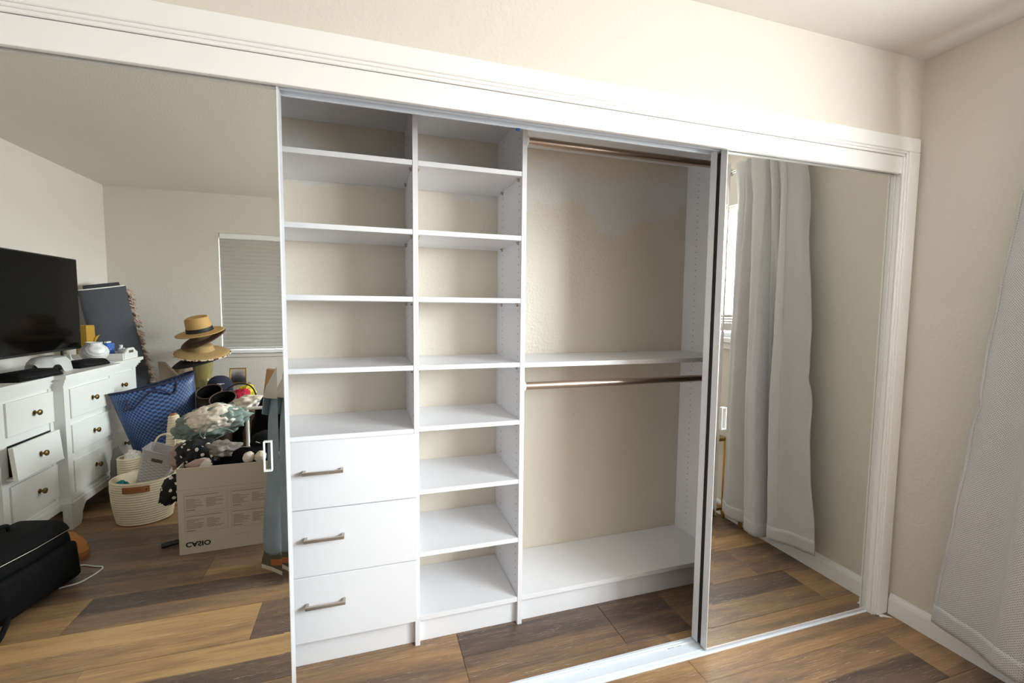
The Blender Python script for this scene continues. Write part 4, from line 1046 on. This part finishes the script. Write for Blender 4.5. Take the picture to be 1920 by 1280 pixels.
heap('brown_shoe_heap', 'dark brown fabric pile in front of the kraft bag', 'clothing', (.36, -2.50, .30), (.14, .10, .30), M['felt'], 14, flat=.002)

# pale keyboard carton, upside down, open at the top
BX0, BX1, BY0, BY1, BH = .160, .840, -1.745, -1.405, .485
cb = thing('keyboard_carton', 'long pale carton printed upside down, heaped with clothes', 'box', ((BX0 + BX1) / 2, (BY0 + BY1) / 2, 0))
Tb = TR(BX0, BY1, 0) @ RZ(-2.2) @ TR(-BX0, -BY1, 0)
t_ = .005
def cwall(lo, hi, name='side_panel'):
    bm = NB(); B(bm, lo, hi, .0008, 1, Tb); return obj(name, bm, M['carton'], cb)
front = cwall((BX0, BY1 - t_, .001), (BX1, BY1, BH)); cwall((BX0, BY0, .001), (BX1, BY0 + t_, BH)); cwall((BX0, BY0 + t_, .001), (BX0 + t_, BY1 - t_, BH)); cwall((BX1 - t_, BY0 + t_, .001), (BX1, BY1 - t_, BH))
cwall((BX0 + t_, BY0 + t_, .001), (BX1 - t_, BY1 - t_, .007), 'bottom_panel')
# flat print, rotated half a turn because the box stands on its head
def text_mesh(s, size, name, parent, m, origin_w, ext=.0006):
    cu_ = bpy.data.curves.new(name, 'FONT'); cu_.body = s; cu_.size = size; cu_.extrude = ext; cu_.offset = size * .03; cu_.resolution_u = 3
    tmp = bpy.data.objects.new(name + '_tmp', cu_); COL.objects.link(tmp)
    me = bpy.data.meshes.new_from_object(tmp.evaluated_get(bpy.context.evaluated_depsgraph_get()))
    bpy.data.objects.remove(tmp)
    bm = NB(); bm.from_mesh(me); bpy.data.meshes.remove(me)
    return bm
bm = text_mesh('CASIO', .052, 'brand_print', front, M['ink'], None)
xs_ = [v.co.x for v in bm.verts]; w_ = max(xs_) - min(xs_)
# text x,y -> face: facing +y a reader sees +x on the left, so upright text would run to -x; half a turn makes it run to +x with tops down
for v in bm.verts:
    tx, tyy, tz_ = v.co; s_ = .118 / w_
    v.co = Vector((BX0 + .030 + (tx - min(xs_)) * s_ * 1.0, BY1 + .0003 + abs(tz_), .068 - tyy * s_ * .92))
bmesh.ops.transform(bm, matrix=Tb, verts=bm.verts[:]); obj('brand_print', bm, M['ink'], front)
bm = NB(); rnd = random.Random(5)
def pr_bar(x0, x1, z0, z1): B(bm, (x0, BY1 + .0002, z0), (x1, BY1 + .0006, z1), 0, 1, Tb)
pr_bar(BX0, BX1, .3635, .3645); pr_bar(BX0 + .26, BX0 + .33, .078, .0787); pr_bar(BX0 + .33, BX0 + .3307, .052, .078)
for cx in (0, 1, 2):
    for cz in (0, 1):
        x0 = BX0 + .030 + cx * .222; z0 = .122 + cz * .112 + (0 if cz == 0 else .004); x1 = x0 + .205; z1 = z0 + .104
        for e in ((x0, x1, z0, z0 + .0008), (x0, x1, z1 - .0008, z1), (x0, x0 + .0008, z0, z1), (x1 - .0008, x1, z0, z1)): pr_bar(*e)
        pr_bar(x0 + .008, x0 + .008 + rnd.uniform(.15, .18), z1 - .014, z1 - .011); pr_bar(x0 + .008, x0 + .05, z0 + .008, z0 + .012)
        for col in (0, 1):
            for k in range(8):
                zz = z0 + .022 + k * .0068; xx = x0 + .008 + col * .095
                if xx + .02 < x1: pr_bar(xx, min(x1 - .01, xx + rnd.uniform(.035, .085)), zz, zz + .0022)
pr_bar(BX0 + .40, BX0 + .47, .082, .085); pr_bar(BX0 + .43, BX0 + .47, .089, .0915)
pt = obj('small_print', bm, M['ink2'], front); pt['kind'] = 'stuff'

# clothes heaped in and on the carton
heap('black_garment', 'black garment filling the open carton', 'clothing', (.50, -1.59, .27), (.30, .140, .255), M['black_knit'], 21, flat=.009, amp=.10, crease=.06)
heap('polka_dot_dress', 'navy polka dot dress spilling over the carton end', 'clothing', (.215, -1.60, .49), (.12, .10, .105), M['polka'], 22, amp=.25)
heap('polka_dot_sleeve', 'polka dot sleeve trailing down beside the carton', 'clothing', (.07, -1.64, .30), (.065, .05, .11), M['polka'], 23, amp=.25, rot=RY(35))
heap('grey_satin_garment', 'creased grey satin garment below the drawstring bag', 'clothing', (.31, -1.60, .525), (.115, .085, .05), M['greycloth'], 24, amp=.3, crease=.3)
heap('pink_sleeve', 'dusty pink sleeve lying over the carton front', 'clothing', (.245, -1.47, .485), (.062, .030, .028), M['pinkcloth'], 25, rot=RY(-12))
bm = NB(); B(bm, (-.022, -.0005, -.026), (.022, .0005, .026), 0, 1, TR(.292, -1.432, .487) @ RY(38) @ RX(-10)); tag(obj('price_tag', bm, M['paper']), 'white paper tag hanging from the pink sleeve', 'tag')
db = thing('drawstring_bag', 'grey green drawstring bag with pale print on the clothes heap', 'bag', (.24, -1.80, .52))
bm = NB(); blob(bm, (.215, -1.80, .640), (.208, .120, .105), 5, .20, 2.3, 31, None, RY(-11).to_3x3(), .26); obj('body', bm, M['sage'], db, smooth=True, angle=180)
bm = NB(); blob(bm, (.225, -1.775, .668), (.150, .112, .086), 5, .16, 2.3, 32, None, RY(-11).to_3x3(), .16); obj('pale_panel', bm, M['cream_cloth'], db, smooth=True, angle=180)
bm = NB(); blob(bm, (.285, -1.81, .705), (.07, .082, .042), 4, .16, 2.3, 33, None, RY(4).to_3x3(), .12); obj('blue_panel', bm, M['petrol'], db, smooth=True, angle=180)
bm = NB(); tube(bm, spline([(.215, -1.664, .575), (.235, -1.662, .63), (.27, -1.672, .665), (.30, -1.67, .635), (.345, -1.672, .62), (.37, -1.68, .60)], 6), .0035, 6); tube(bm, spline([(.215, -1.664, .575), (.20, -1.66, .60), (.205, -1.66, .64), (.235, -1.664, .668)], 6), .0035, 6); obj('cord', bm, M['sage'], db, smooth=True)
bm = NB(); blob(bm, (.22, -1.662, .565), (.010, .008, .02), 2, .1, 2, 3); obj('cord_toggle', bm, M['cream_cloth'], db, smooth=True)
heap('cream_garment', 'cream and blue printed garment behind the drawstring bag', 'clothing', (.36, -2.22, .67), (.13, .085, .06), M['cream_cloth'], 35, amp=.3, crease=.3)
heap('pink_cloth', 'pale pink cloth beside the leaning woven basket', 'clothing', (.03, -1.86, .42), (.06, .05, .085), M['pinkcloth'], 36, amp=.25)
bc = thing('baseball_cap', 'black cap with white logo at the back of the carton', 'cap', (.545, -1.665, .50))
bm = NB(); blob(bm, (.545, -1.665, .530), (.085, .075, .07), 4, .06, 2, 37); obj('crown', bm, M['black_cloth'], bc, smooth=True)
bm = NB(); B(bm, (.505, -1.5935, .548), (.530, -1.5905, .5515), .001, 1, TR(.5175, -1.592, .55) @ RY(25) @ TR(-.5175, 1.592, -.55)); obj('logo', bm, M['paper'], bc)
heap('black_coat', 'black coat hanging behind the white hamper frame', 'clothing', (.52, -1.98, .40), (.14, .085, .38), M['black_knit'], 38, flat=.002, amp=.12)
for i, x in enumerate((.495, .555)):
    heap('cream_slipper', ('cream slipper on carton edge, left one', 'cream slipper on carton edge, nearer the leg')[i], 'slipper', (x, -1.468, .500), (.030, .045, .032), M['cream_cloth'], 40 + i, amp=.1, crease=.05, group='cream slippers on the carton')
hf = thing('hamper_frame', 'white tubular hamper frame rising behind the carton', 'hamper frame', (.57, -1.87, 0))
for x, y in ((.405, -1.855), (.74, -1.855), (.405, -2.10), (.74, -2.10)):
    bm = NB(); tube(bm, [(x, y, 0.001), (x, y, .700)], .0115, 12); obj('post', bm, M['whitetube'], hf, smooth=True)
for a, b in (((.405, -1.855, .706), (.74, -1.855, .706)), ((.405, -2.10, .706), (.74, -2.10, .706)), ((.405, -2.10, .706), (.405, -1.855, .706)), ((.74, -2.10, .706), (.74, -1.855, .706))):
    bm = NB(); tube(bm, [a, b], .0105, 12); obj('top_rail', bm, M['whitetube'], hf, smooth=True)

# baskets between dresser and carton
def rope_basket(name, label, c, r0, r1, h, n, sy=1.0, T=None, seg=36):
    b = thing(name, label, 'basket', (c[0], c[1], c[2]))
    prof = [(0, .002), (r0 * .9, .002)]
    for k in range(n):
        t0, t1 = k / n, (k + 1) / n; rr = lambda t: r0 + (r1 - r0) * t + .06 * r0 * math.sin(math.pi * t)
        for s in (.15, .5, .85): tt2 = t0 + (t1 - t0) * s; prof.append((rr(tt2) + (.004 if s == .5 else 0), tt2 * h + .002))
    ro, zo = prof[-1]
    prof += [(ro - .004, h + .004), (ro - .012, h), (r0 * .9, .02), (0, .016)]
    bm = NB(); TT = TR(*c) @ (T if T is not None else Matrix.Identity(4)); lathe(bm, prof, seg, TT, sy=sy); obj('coiled_wall', bm, M['rope'], b, smooth=True, angle=60)
    return b, TT
b1, T1 = rope_basket('rope_basket', 'cream coiled rope basket with tan leather handle on floor', (-.222, -1.985, .001), .142, .168, .275, 18, .84)
bm = NB(); pts = []
for k in range(11):
    a = math.radians(62 + 46 * k / 10); pts.append((.1765 * math.cos(a), .1765 * math.sin(a) * .84))
inn = [(p[0] * .975, p[1] * .975) for p in pts]
prism(bm, pts + inn[::-1], 'z', .218, .258, T1); obj('leather_handle', bm, M['leather'], b1)
for a in (67, 103):
    a = math.radians(a); bm = NB(); lathe(bm, [(.005, 0), (.005, .002), (.002, .003)], 10, T1 @ TR(.1765 * math.cos(a), .1765 * math.sin(a) * .84, .238) @ RX(-90)); obj('rivet', bm, M['brass'], b1, smooth=True)
heap('teal_cloth', 'teal cloth inside the cream rope basket', 'clothing', (-.335, -1.975, .215), (.040, .055, .045), M['teal'], 50)
b2, T2 = rope_basket('small_rope_basket', 'small cream rope basket holding white tissue by dresser', (-.395, -2.245, .001), .060, .070, .335, 22, 1.0)
bm = NB(); tube(bm, spline([T2 @ Vector((.070, 0, .33)), T2 @ Vector((.076, 0, .345))], 3), .006, 6); obj('handle_loop', bm, M['rope'], b2)
heap('white_tissue', 'crumpled white tissue in the small rope basket', 'tissue', (-.378, -2.235, .335), (.046, .045, .05), M['paper'], 52, amp=.3, crease=.3)
# frosted plastic bin leaning back, with a slot handle
pb = thing('plastic_bin', 'frosted woven plastic bin tilted inside the rope basket', 'bin', (-.245, -1.99, .05))
Tp = TR(-.245, -1.99, .050) @ RY(21) @ RX(-3)
bm = NB(); lay = bm.loops.layers.uv.verify()
def binring(z, hx, hy):
    return [(sx * hx * f1, sy * hy * f2, z) for sx, sy, f1, f2 in ((-1, -1, 1, .85), (-.85, -1, 1, 1), (.85, -1, 1, 1), (1, -.85, 1, 1), (1, .85, 1, 1), (.85, 1, 1, 1), (-.85, 1, 1, 1), (-1, .85, 1, 1))]
lv = [(0, .050, .050), (.12, .062, .056), (.24, .074, .062), (.36, .088, .068), (.42, .098, .072)]
RV = [[bm.verts.new(Tp @ Vector(p)) for p in binring(*l)] for l in lv]
for j in range(len(lv) - 1):
    for k in range(8):
        f_ = bm.faces.new((RV[j][k], RV[j][(k + 1) % 8], RV[j + 1][(k + 1) % 8], RV[j + 1][k]))
        for lp, (a, b) in zip(f_.loops, ((j, k), (j, k + 1), (j + 1, k + 1), (j + 1, k))): lp[lay].uv = (b * 6, a * 12)
bm.faces.new(RV[0][::-1])
o = obj('bin_wall', bm, M['binplastic'], pb); q = o.modifiers.new('thickness', 'SOLIDIFY'); q.thickness = .003
bm = NB(); B(bm, (-.030, .0690, .362), (.030, .0722, .382), .0006, 1, Tp); obj('slot_shade', bm, M['hole_shade_grime'], pb)  # dark bar on the wall paints the shade inside the slot
bm = NB(); tube(bm, [Tp @ Vector(p) for p in binring(.421, .099, .073)], .0045, 6, closed=True); obj('bin_rim', bm, M['binplastic'], pb, smooth=True)
bm = NB(); tube(bm, spline([Tp @ Vector(p) for p in ((-.085, -.070, .405), (-.082, -.085, .455), (-.045, -.09, .485), (.0, -.09, .475), (.02, -.082, .44), (.02, -.072, .405))], 6), .0065, 8); obj('carry_loop', bm, M['rope'], pb, smooth=True)
lb, T3 = rope_basket('conical_basket', 'tall cream ribbed conical basket beside the drawstring bag', (-.085, -2.275, .001), .132, .028, .60, 34, 1.0, RY(-6))
bm = NB(); lathe(bm, [(.024, .585), (.026, .60), (.020, .615), (0, .617)], 18, T3); obj('brown_cap', bm, M['leather'], lb, smooth=True)
heap('grey_fleece', 'grey fleece bundle between dresser and baskets', 'blanket', (-.500, -2.325, .19), (.048, .045, .19), M['greyplush'], 55, flat=.002)

# black camera bag at the mirror's left edge, tan shoe, white cable, umbrella handle
kb_ = thing('black_bag', 'large black nylon bag with flap lying on the floor', 'bag', (-.425, -1.135, 0))
Tk = TR(-.425, -1.135, .002) @ RZ(-77)
bm = NB(); B(bm, (-.245, -.155, .0), (.245, .155, .275), .05, 4, Tk, taper=(.90, .80)); obj('body', bm, M['black_cloth'], kb_, smooth=True)
bm = NB(); B(bm, (-.225, -.135, .252), (.225, .145, .322), .032, 3, Tk, taper=(.86, .7)); fl = obj('top_flap', bm, M['black_cloth'], kb_, smooth=True)
bm = NB(); tube(bm, [Tk @ Vector((-.20 + .04 * k,   .1465 - .002 * abs(k - 5), .266)) for k in range(11)], .0013, 6); obj('zip', bm, M['nickel'], fl, smooth=True)
bm = NB(); B(bm, (-.20, .130, .030), (.20, .182, .215), .025, 3, Tk, taper=(.95, .75)); obj('front_pocket', bm, M['black_cloth'], kb_, smooth=True)
bm = NB(); tube(bm, spline([Tk @ Vector(p) for p in ((-.07, -.02, .318), (-.05, -.02, .352), (.05, -.02, .352), (.07, -.02, .318))], 6), .010, 8); obj('carry_handle', bm, M['black_cloth'], kb_, smooth=True)
bm = NB(); tube(bm, spline([Tk @ Vector(p) for p in ((-.17, .185, .06), (-.25, .215, .014), (-.305, .19, .012), (-.335, .06, .012), (-.31, -.10, .012), (-.25, -.12, .05))], 8), .0105, 8); obj('shoulder_strap', bm, M['black_cloth'], kb_, smooth=True)
def shoe_mesh(T, L, W, H, m_up, m_sole, parent, toe_open=False):
    out = [(-.5, .32), (-.46, .42), (-.2, .42), (.1, .5), (.3, .5), (.43, .36), (.5, .12), (.5, -.12), (.43, -.36), (.3, -.5), (.1, -.5), (-.2, -.42), (-.46, -.42), (-.5, -.32)]
    bm = NB(); rings(bm, [[T @ Vector((x * L, y * W, z)) for x, y in out] for z in (.0005, .022)]); s = obj('sole', bm, m_sole, parent, smooth=True)
    lv = [(.022, 1.0, 0), (.05, .98, 0), (.075, .86, -.03)]
    bm = NB(); loops = []
    for z, s_, dx in lv: loops.append([T @ Vector(((x * s_ + dx) * L, y * W * s_, z if x < .2 else z * (1 - .35 * (x - .2) / .3 * (z - .022) / .053))) for x, y in out])
    loops.append([T @ Vector((((x * .52) - .22) * L, y * W * .62, H * .98)) for x, y in out])
    rings(bm, loops); u_ = obj('upper', bm, m_up, parent, smooth=True)
    return u_
ts = thing('tan_slipper', 'tan suede slipper behind the black bag', 'slipper', (-.36, -1.56, 0))
shoe_mesh(TR(-.40, -1.60, 0) @ RZ(50), .26, .095, .08, M['suede'], M['leather'], ts)
bm = NB(); tube(bm, spline([(-.275, -1.010, .004), (-.262, -1.18, .004), (-.2743, -1.2274, .004), (-.2079, -1.2604, .004), (-.172, -1.345, .004), (-.176, -1.388, .004), (-.2150, -1.4050, .004), (-.2826, -1.437, .004), (-.33, -1.425, .004), (-.40, -1.44, .004), (-.55, -1.50, .004), (-.72, -1.44, .004), (-1.0, -1.42, .004)], 8)[16:], .0036, 7)
tag(obj('floor_cable', bm, M['white_plastic']), 'white cable looping over the floor beside the black bag', 'cable')
um = thing('black_umbrella', 'black umbrella handle poking out beside the carton', 'umbrella', (.07, -1.55, 0))
bm = NB(); tube(bm, [(.036, -1.512, .018), (.044, -1.516, .018), (.125, -1.556, .018)], [.012, .016, .013], 12); obj('handle', bm, M['black_plastic'], um, smooth=True)
bm = NB(); tube(bm, [(.125, -1.556, .018), (.120, -1.80, .018)], .013, 12); obj('canopy', bm, M['black_cloth'], um, smooth=True)

# ------------------------------------------------------------------ the photographer, only leg and shirt edge reach the mirror
pe = thing('person', 'person in pale shirt, faded jeans and brown shoes leaning sideways', 'person', (.86, -1.32, 0))
def skin_obj(name, verts, edges, radii, root, m, parent, sub=2):
    me = bpy.data.meshes.new(name); o0 = Vector(verts[0]); me.from_pydata([Vector(v) - o0 for v in verts], edges, []); me.materials.append(m)
    o = bpy.data.objects.new(name, me); COL.objects.link(o); o.parent = parent; o.location = o0 - wloc(parent); WLOC[o.name] = o0
    sk = o.modifiers.new('skin', 'SKIN'); sk.use_smooth_shade = True
    if not me.skin_vertices: pass
    for sv, r in zip(me.skin_vertices[0].data, radii): sv.radius = r if isinstance(r, tuple) else (r, r)
    me.skin_vertices[0].data[root].use_root = True
    sb = o.modifiers.new('smooth', 'SUBSURF'); sb.levels = sub; sb.render_levels = sub
    return o
PEL = (.845, -1.335, .93)
lhip, lkn, lan = (.738, -1.290, .86), (.722, -1.215, .49), (.692, -1.140, .085)
rhip, rkn, ran = (.945, -1.385, .86), (1.03, -1.40, .47), (1.10, -1.49, .085)
chest, neck, head = (.945, -1.43, 1.21), (1.045, -1.515, 1.385), (1.115, -1.555, 1.475)
lsh, lel, lwr = (.835, -1.375, 1.29), (.875, -1.365, 1.10), (1.085, -1.425, 1.29)
rsh, rel, rwr = (1.125, -1.55, 1.27), (1.30, -1.53, 1.12), (1.235, -1.425, 1.31)
body_v = [PEL, chest, neck, head, lsh, lel, lwr, rsh, rel, rwr, lhip, lkn, lan, rhip, rkn, ran, (1.14, -1.555, 1.53)]
body_e = [(0, 1), (1, 2), (2, 3), (3, 16), (1, 4), (4, 5), (5, 6), (1, 7), (7, 8), (8, 9), (0, 10), (10, 11), (11, 12), (0, 13), (13, 14), (14, 15)]
body_r = [(.12, .09), (.13, .10), .052, .082, .055, .040, .028, .055, .040, .028, .075, .050, .036, .075, .050, .036, .07]
skin_obj('body', body_v, body_e, body_r, 0, M['skin'], pe)
skin_obj('jeans', [PEL, lhip, lkn, (.700, -1.180, .28), (lan[0], lan[1], .13), (lan[0], lan[1], .075), rhip, rkn, (1.065, -1.445, .28), (ran[0], ran[1], .13), (ran[0], ran[1], .075)],
         [(0, 1), (1, 2), (2, 3), (3, 4), (4, 5), (0, 6), (6, 7), (7, 8), (8, 9), (9, 10)],
         [(.14, .12), (.120, .115), .087, .085, .074, .072, (.105, .105), .086, .080, .073, .070], 0, M['denim'], pe)
# loose shirt as a loft of ellipses along the leaning trunk
bm = NB(); lat = Vector((math.cos(math.radians(26)), -math.sin(math.radians(26)), 0)); fwd = Vector((math.sin(math.radians(26)), math.cos(math.radians(26)), 0)); loops = []
for c, a, b in (((.822, -1.330, .885), .212, .165), ((.830, -1.335, .93), .208, .160), ((.868, -1.362, 1.03), .196, .150), ((.925, -1.405, 1.13), .185, .142), ((.960, -1.44, 1.22), .182, .135), ((.995, -1.475, 1.30), .165, .11), ((1.025, -1.50, 1.355), .09, .08), ((1.04, -1.515, 1.385), .068, .068)):
    loops.append([Vector(c) + lat * (a * math.cos(2 * math.pi * k / 40)) + fwd * (b * math.sin(2 * math.pi * k / 40)) + Vector((0, 0, -.35 * (a * math.cos(2 * math.pi * k / 40)) * (c[2] - .878) / .5)) + lat * (.006 * math.sin(5 * 2 * math.pi * k / 40 + c[2] * 9)) for k in range(40)])
rings(bm, loops, cap0=False, cap1=False); sh_o = obj('shirt', bm, M['shirt'], pe, smooth=True, angle=180); q = sh_o.modifiers.new('thickness', 'SOLIDIFY'); q.thickness = .004
for a, b_, c_ in ((lsh, lel, lwr), (rsh, rel, rwr)):
    mid = Vector(b_) + (Vector(c_) - Vector(b_)) * .05
    skin_obj('sleeve', [Vector(chest) + (Vector(a) - Vector(chest)) * .6, a, Vector(a) + (Vector(b_) - Vector(a)) * .75], [(0, 1), (1, 2)], [.07, .075, .062], 0, M['shirt'], pe)
bm = NB(); blob(bm, (1.125, -1.572, 1.515), (.096, .105, .10), 4, .06, 3, 60, None, None, .02); obj('hair', bm, M['hair'], pe, smooth=True)
bm = NB(); lathe(bm, [(.012, 0), (.010, .012), (.004, .022), (0, .024)], 12, TR(1.137, -1.482, 1.485) @ RX(-90)); obj('nose', bm, M['skin'], pe, smooth=True)
for s in (-1, 1):
    bm = NB(); blob(bm, (1.127 + s * .088, -1.553, 1.492), (.012, .020, .032), 2, .05, 2, 61); obj('ear', bm, M['skin'], pe, smooth=True)
    bm = NB(); blob(bm, (1.132 + s * .032, -1.478, 1.505), (.013, .008, .008), 2, 0, 2, 62); obj('eye', bm, M['paper'], pe, smooth=True)
bm = NB(); blob(bm, (1.125, -1.480, 1.448), (.024, .007, .006), 2, .05, 2, 63); obj('mouth', bm, M['pinkcloth'], pe, smooth=True)
for s in (-1, 1):
    w = lwr if s < 0 else rwr; tgt = Vector((1.156 + s * .070, -1.435, 1.345)); sgn = -s
    palm = [Vector(w), Vector(w) + (tgt - Vector(w)) * .5, tgt]
    vs = [palm[0], palm[1], palm[2]]; es = [(0, 1), (1, 2)]; rs = [.026, .034, .030]
    for k in range(4):
        b0 = len(vs); base = tgt + Vector((0, .012, .030 - .020 * k)); L_ = (.040, .046, .043, .034)[k]
        vs += [base, base + Vector((sgn * .010, L_ * .35 - .004, .004)), base + Vector((sgn * .034, L_ * .40 - .010, .002))]; es += [(2, b0), (b0, b0 + 1), (b0 + 1, b0 + 2)]; rs += [.0095, .009, .008]
    b0 = len(vs); tb_ = palm[1] + Vector((sgn * .02, -.02, .0)); vs += [tb_, tb_ + Vector((sgn * .026, -.008, .018)), tb_ + Vector((sgn * .042, -.004, .032))]; es += [(1, b0), (b0, b0 + 1), (b0 + 1, b0 + 2)]; rs += [.013, .011, .009]
    skin_obj('hand', vs, es, rs, 0, M['skin'], pe, 1)
for an, az, kn in ((lan, 40, 1), (ran, 10, 0)):
    T_ = TR(an[0], an[1], .0) @ RZ(az) @ TR(.062, 0, 0)
    u_ = shoe_mesh(T_, .285, .104, .105, M['shoe'], M['sole'], pe)
    bm = NB()
    for s in (-1, 1): B(bm, (-.045, s * .047 - .003, .045), (.035, s * .047 + .003, .075), .002, 1, T_ @ RY(-14))
    obj('side_patch', bm, M['shoe2'], u_)
    bm = NB()
    for k in range(4): tube(bm, [T_ @ Vector((.01 + .022 * k, -.034, .082 - .007 * k)), T_ @ Vector((.01 + .022 * k, 0, .096 - .008 * k)), T_ @ Vector((.01 + .022 * k, .034, .082 - .007 * k))], .003, 5)
    obj('laces', bm, M['sole'], u_)
# back pocket flap standing off the jeans
bm = NB(); prism(bm, [(-.04, 0), (.04, 0), (.036, -.09), (0, -.105), (-.036, -.09)], 'y', -.003, .003, TR(.648, -1.262, .885) @ RZ(-60) @ RX(-10)); obj('pocket_flap', bm, M['denim'], pe)
ca = thing('photo_camera', 'black photo camera held up by the person', 'camera', (1.156, -1.435, 1.33))
bm = NB(); B(bm, (1.091, -1.462, 1.325), (1.221, -1.412, 1.412), .008, 2); obj('body', bm, M['black_plastic'], ca)
bm = NB(); lathe(bm, [(.036, 0), (.036, .012), (.033, .014), (.033, .019), (.030, .020), (.0, .016)], 28, TR(1.156, -1.412, 1.366) @ RX(-90)); obj('lens', bm, M['black_plastic'], ca, smooth=True)
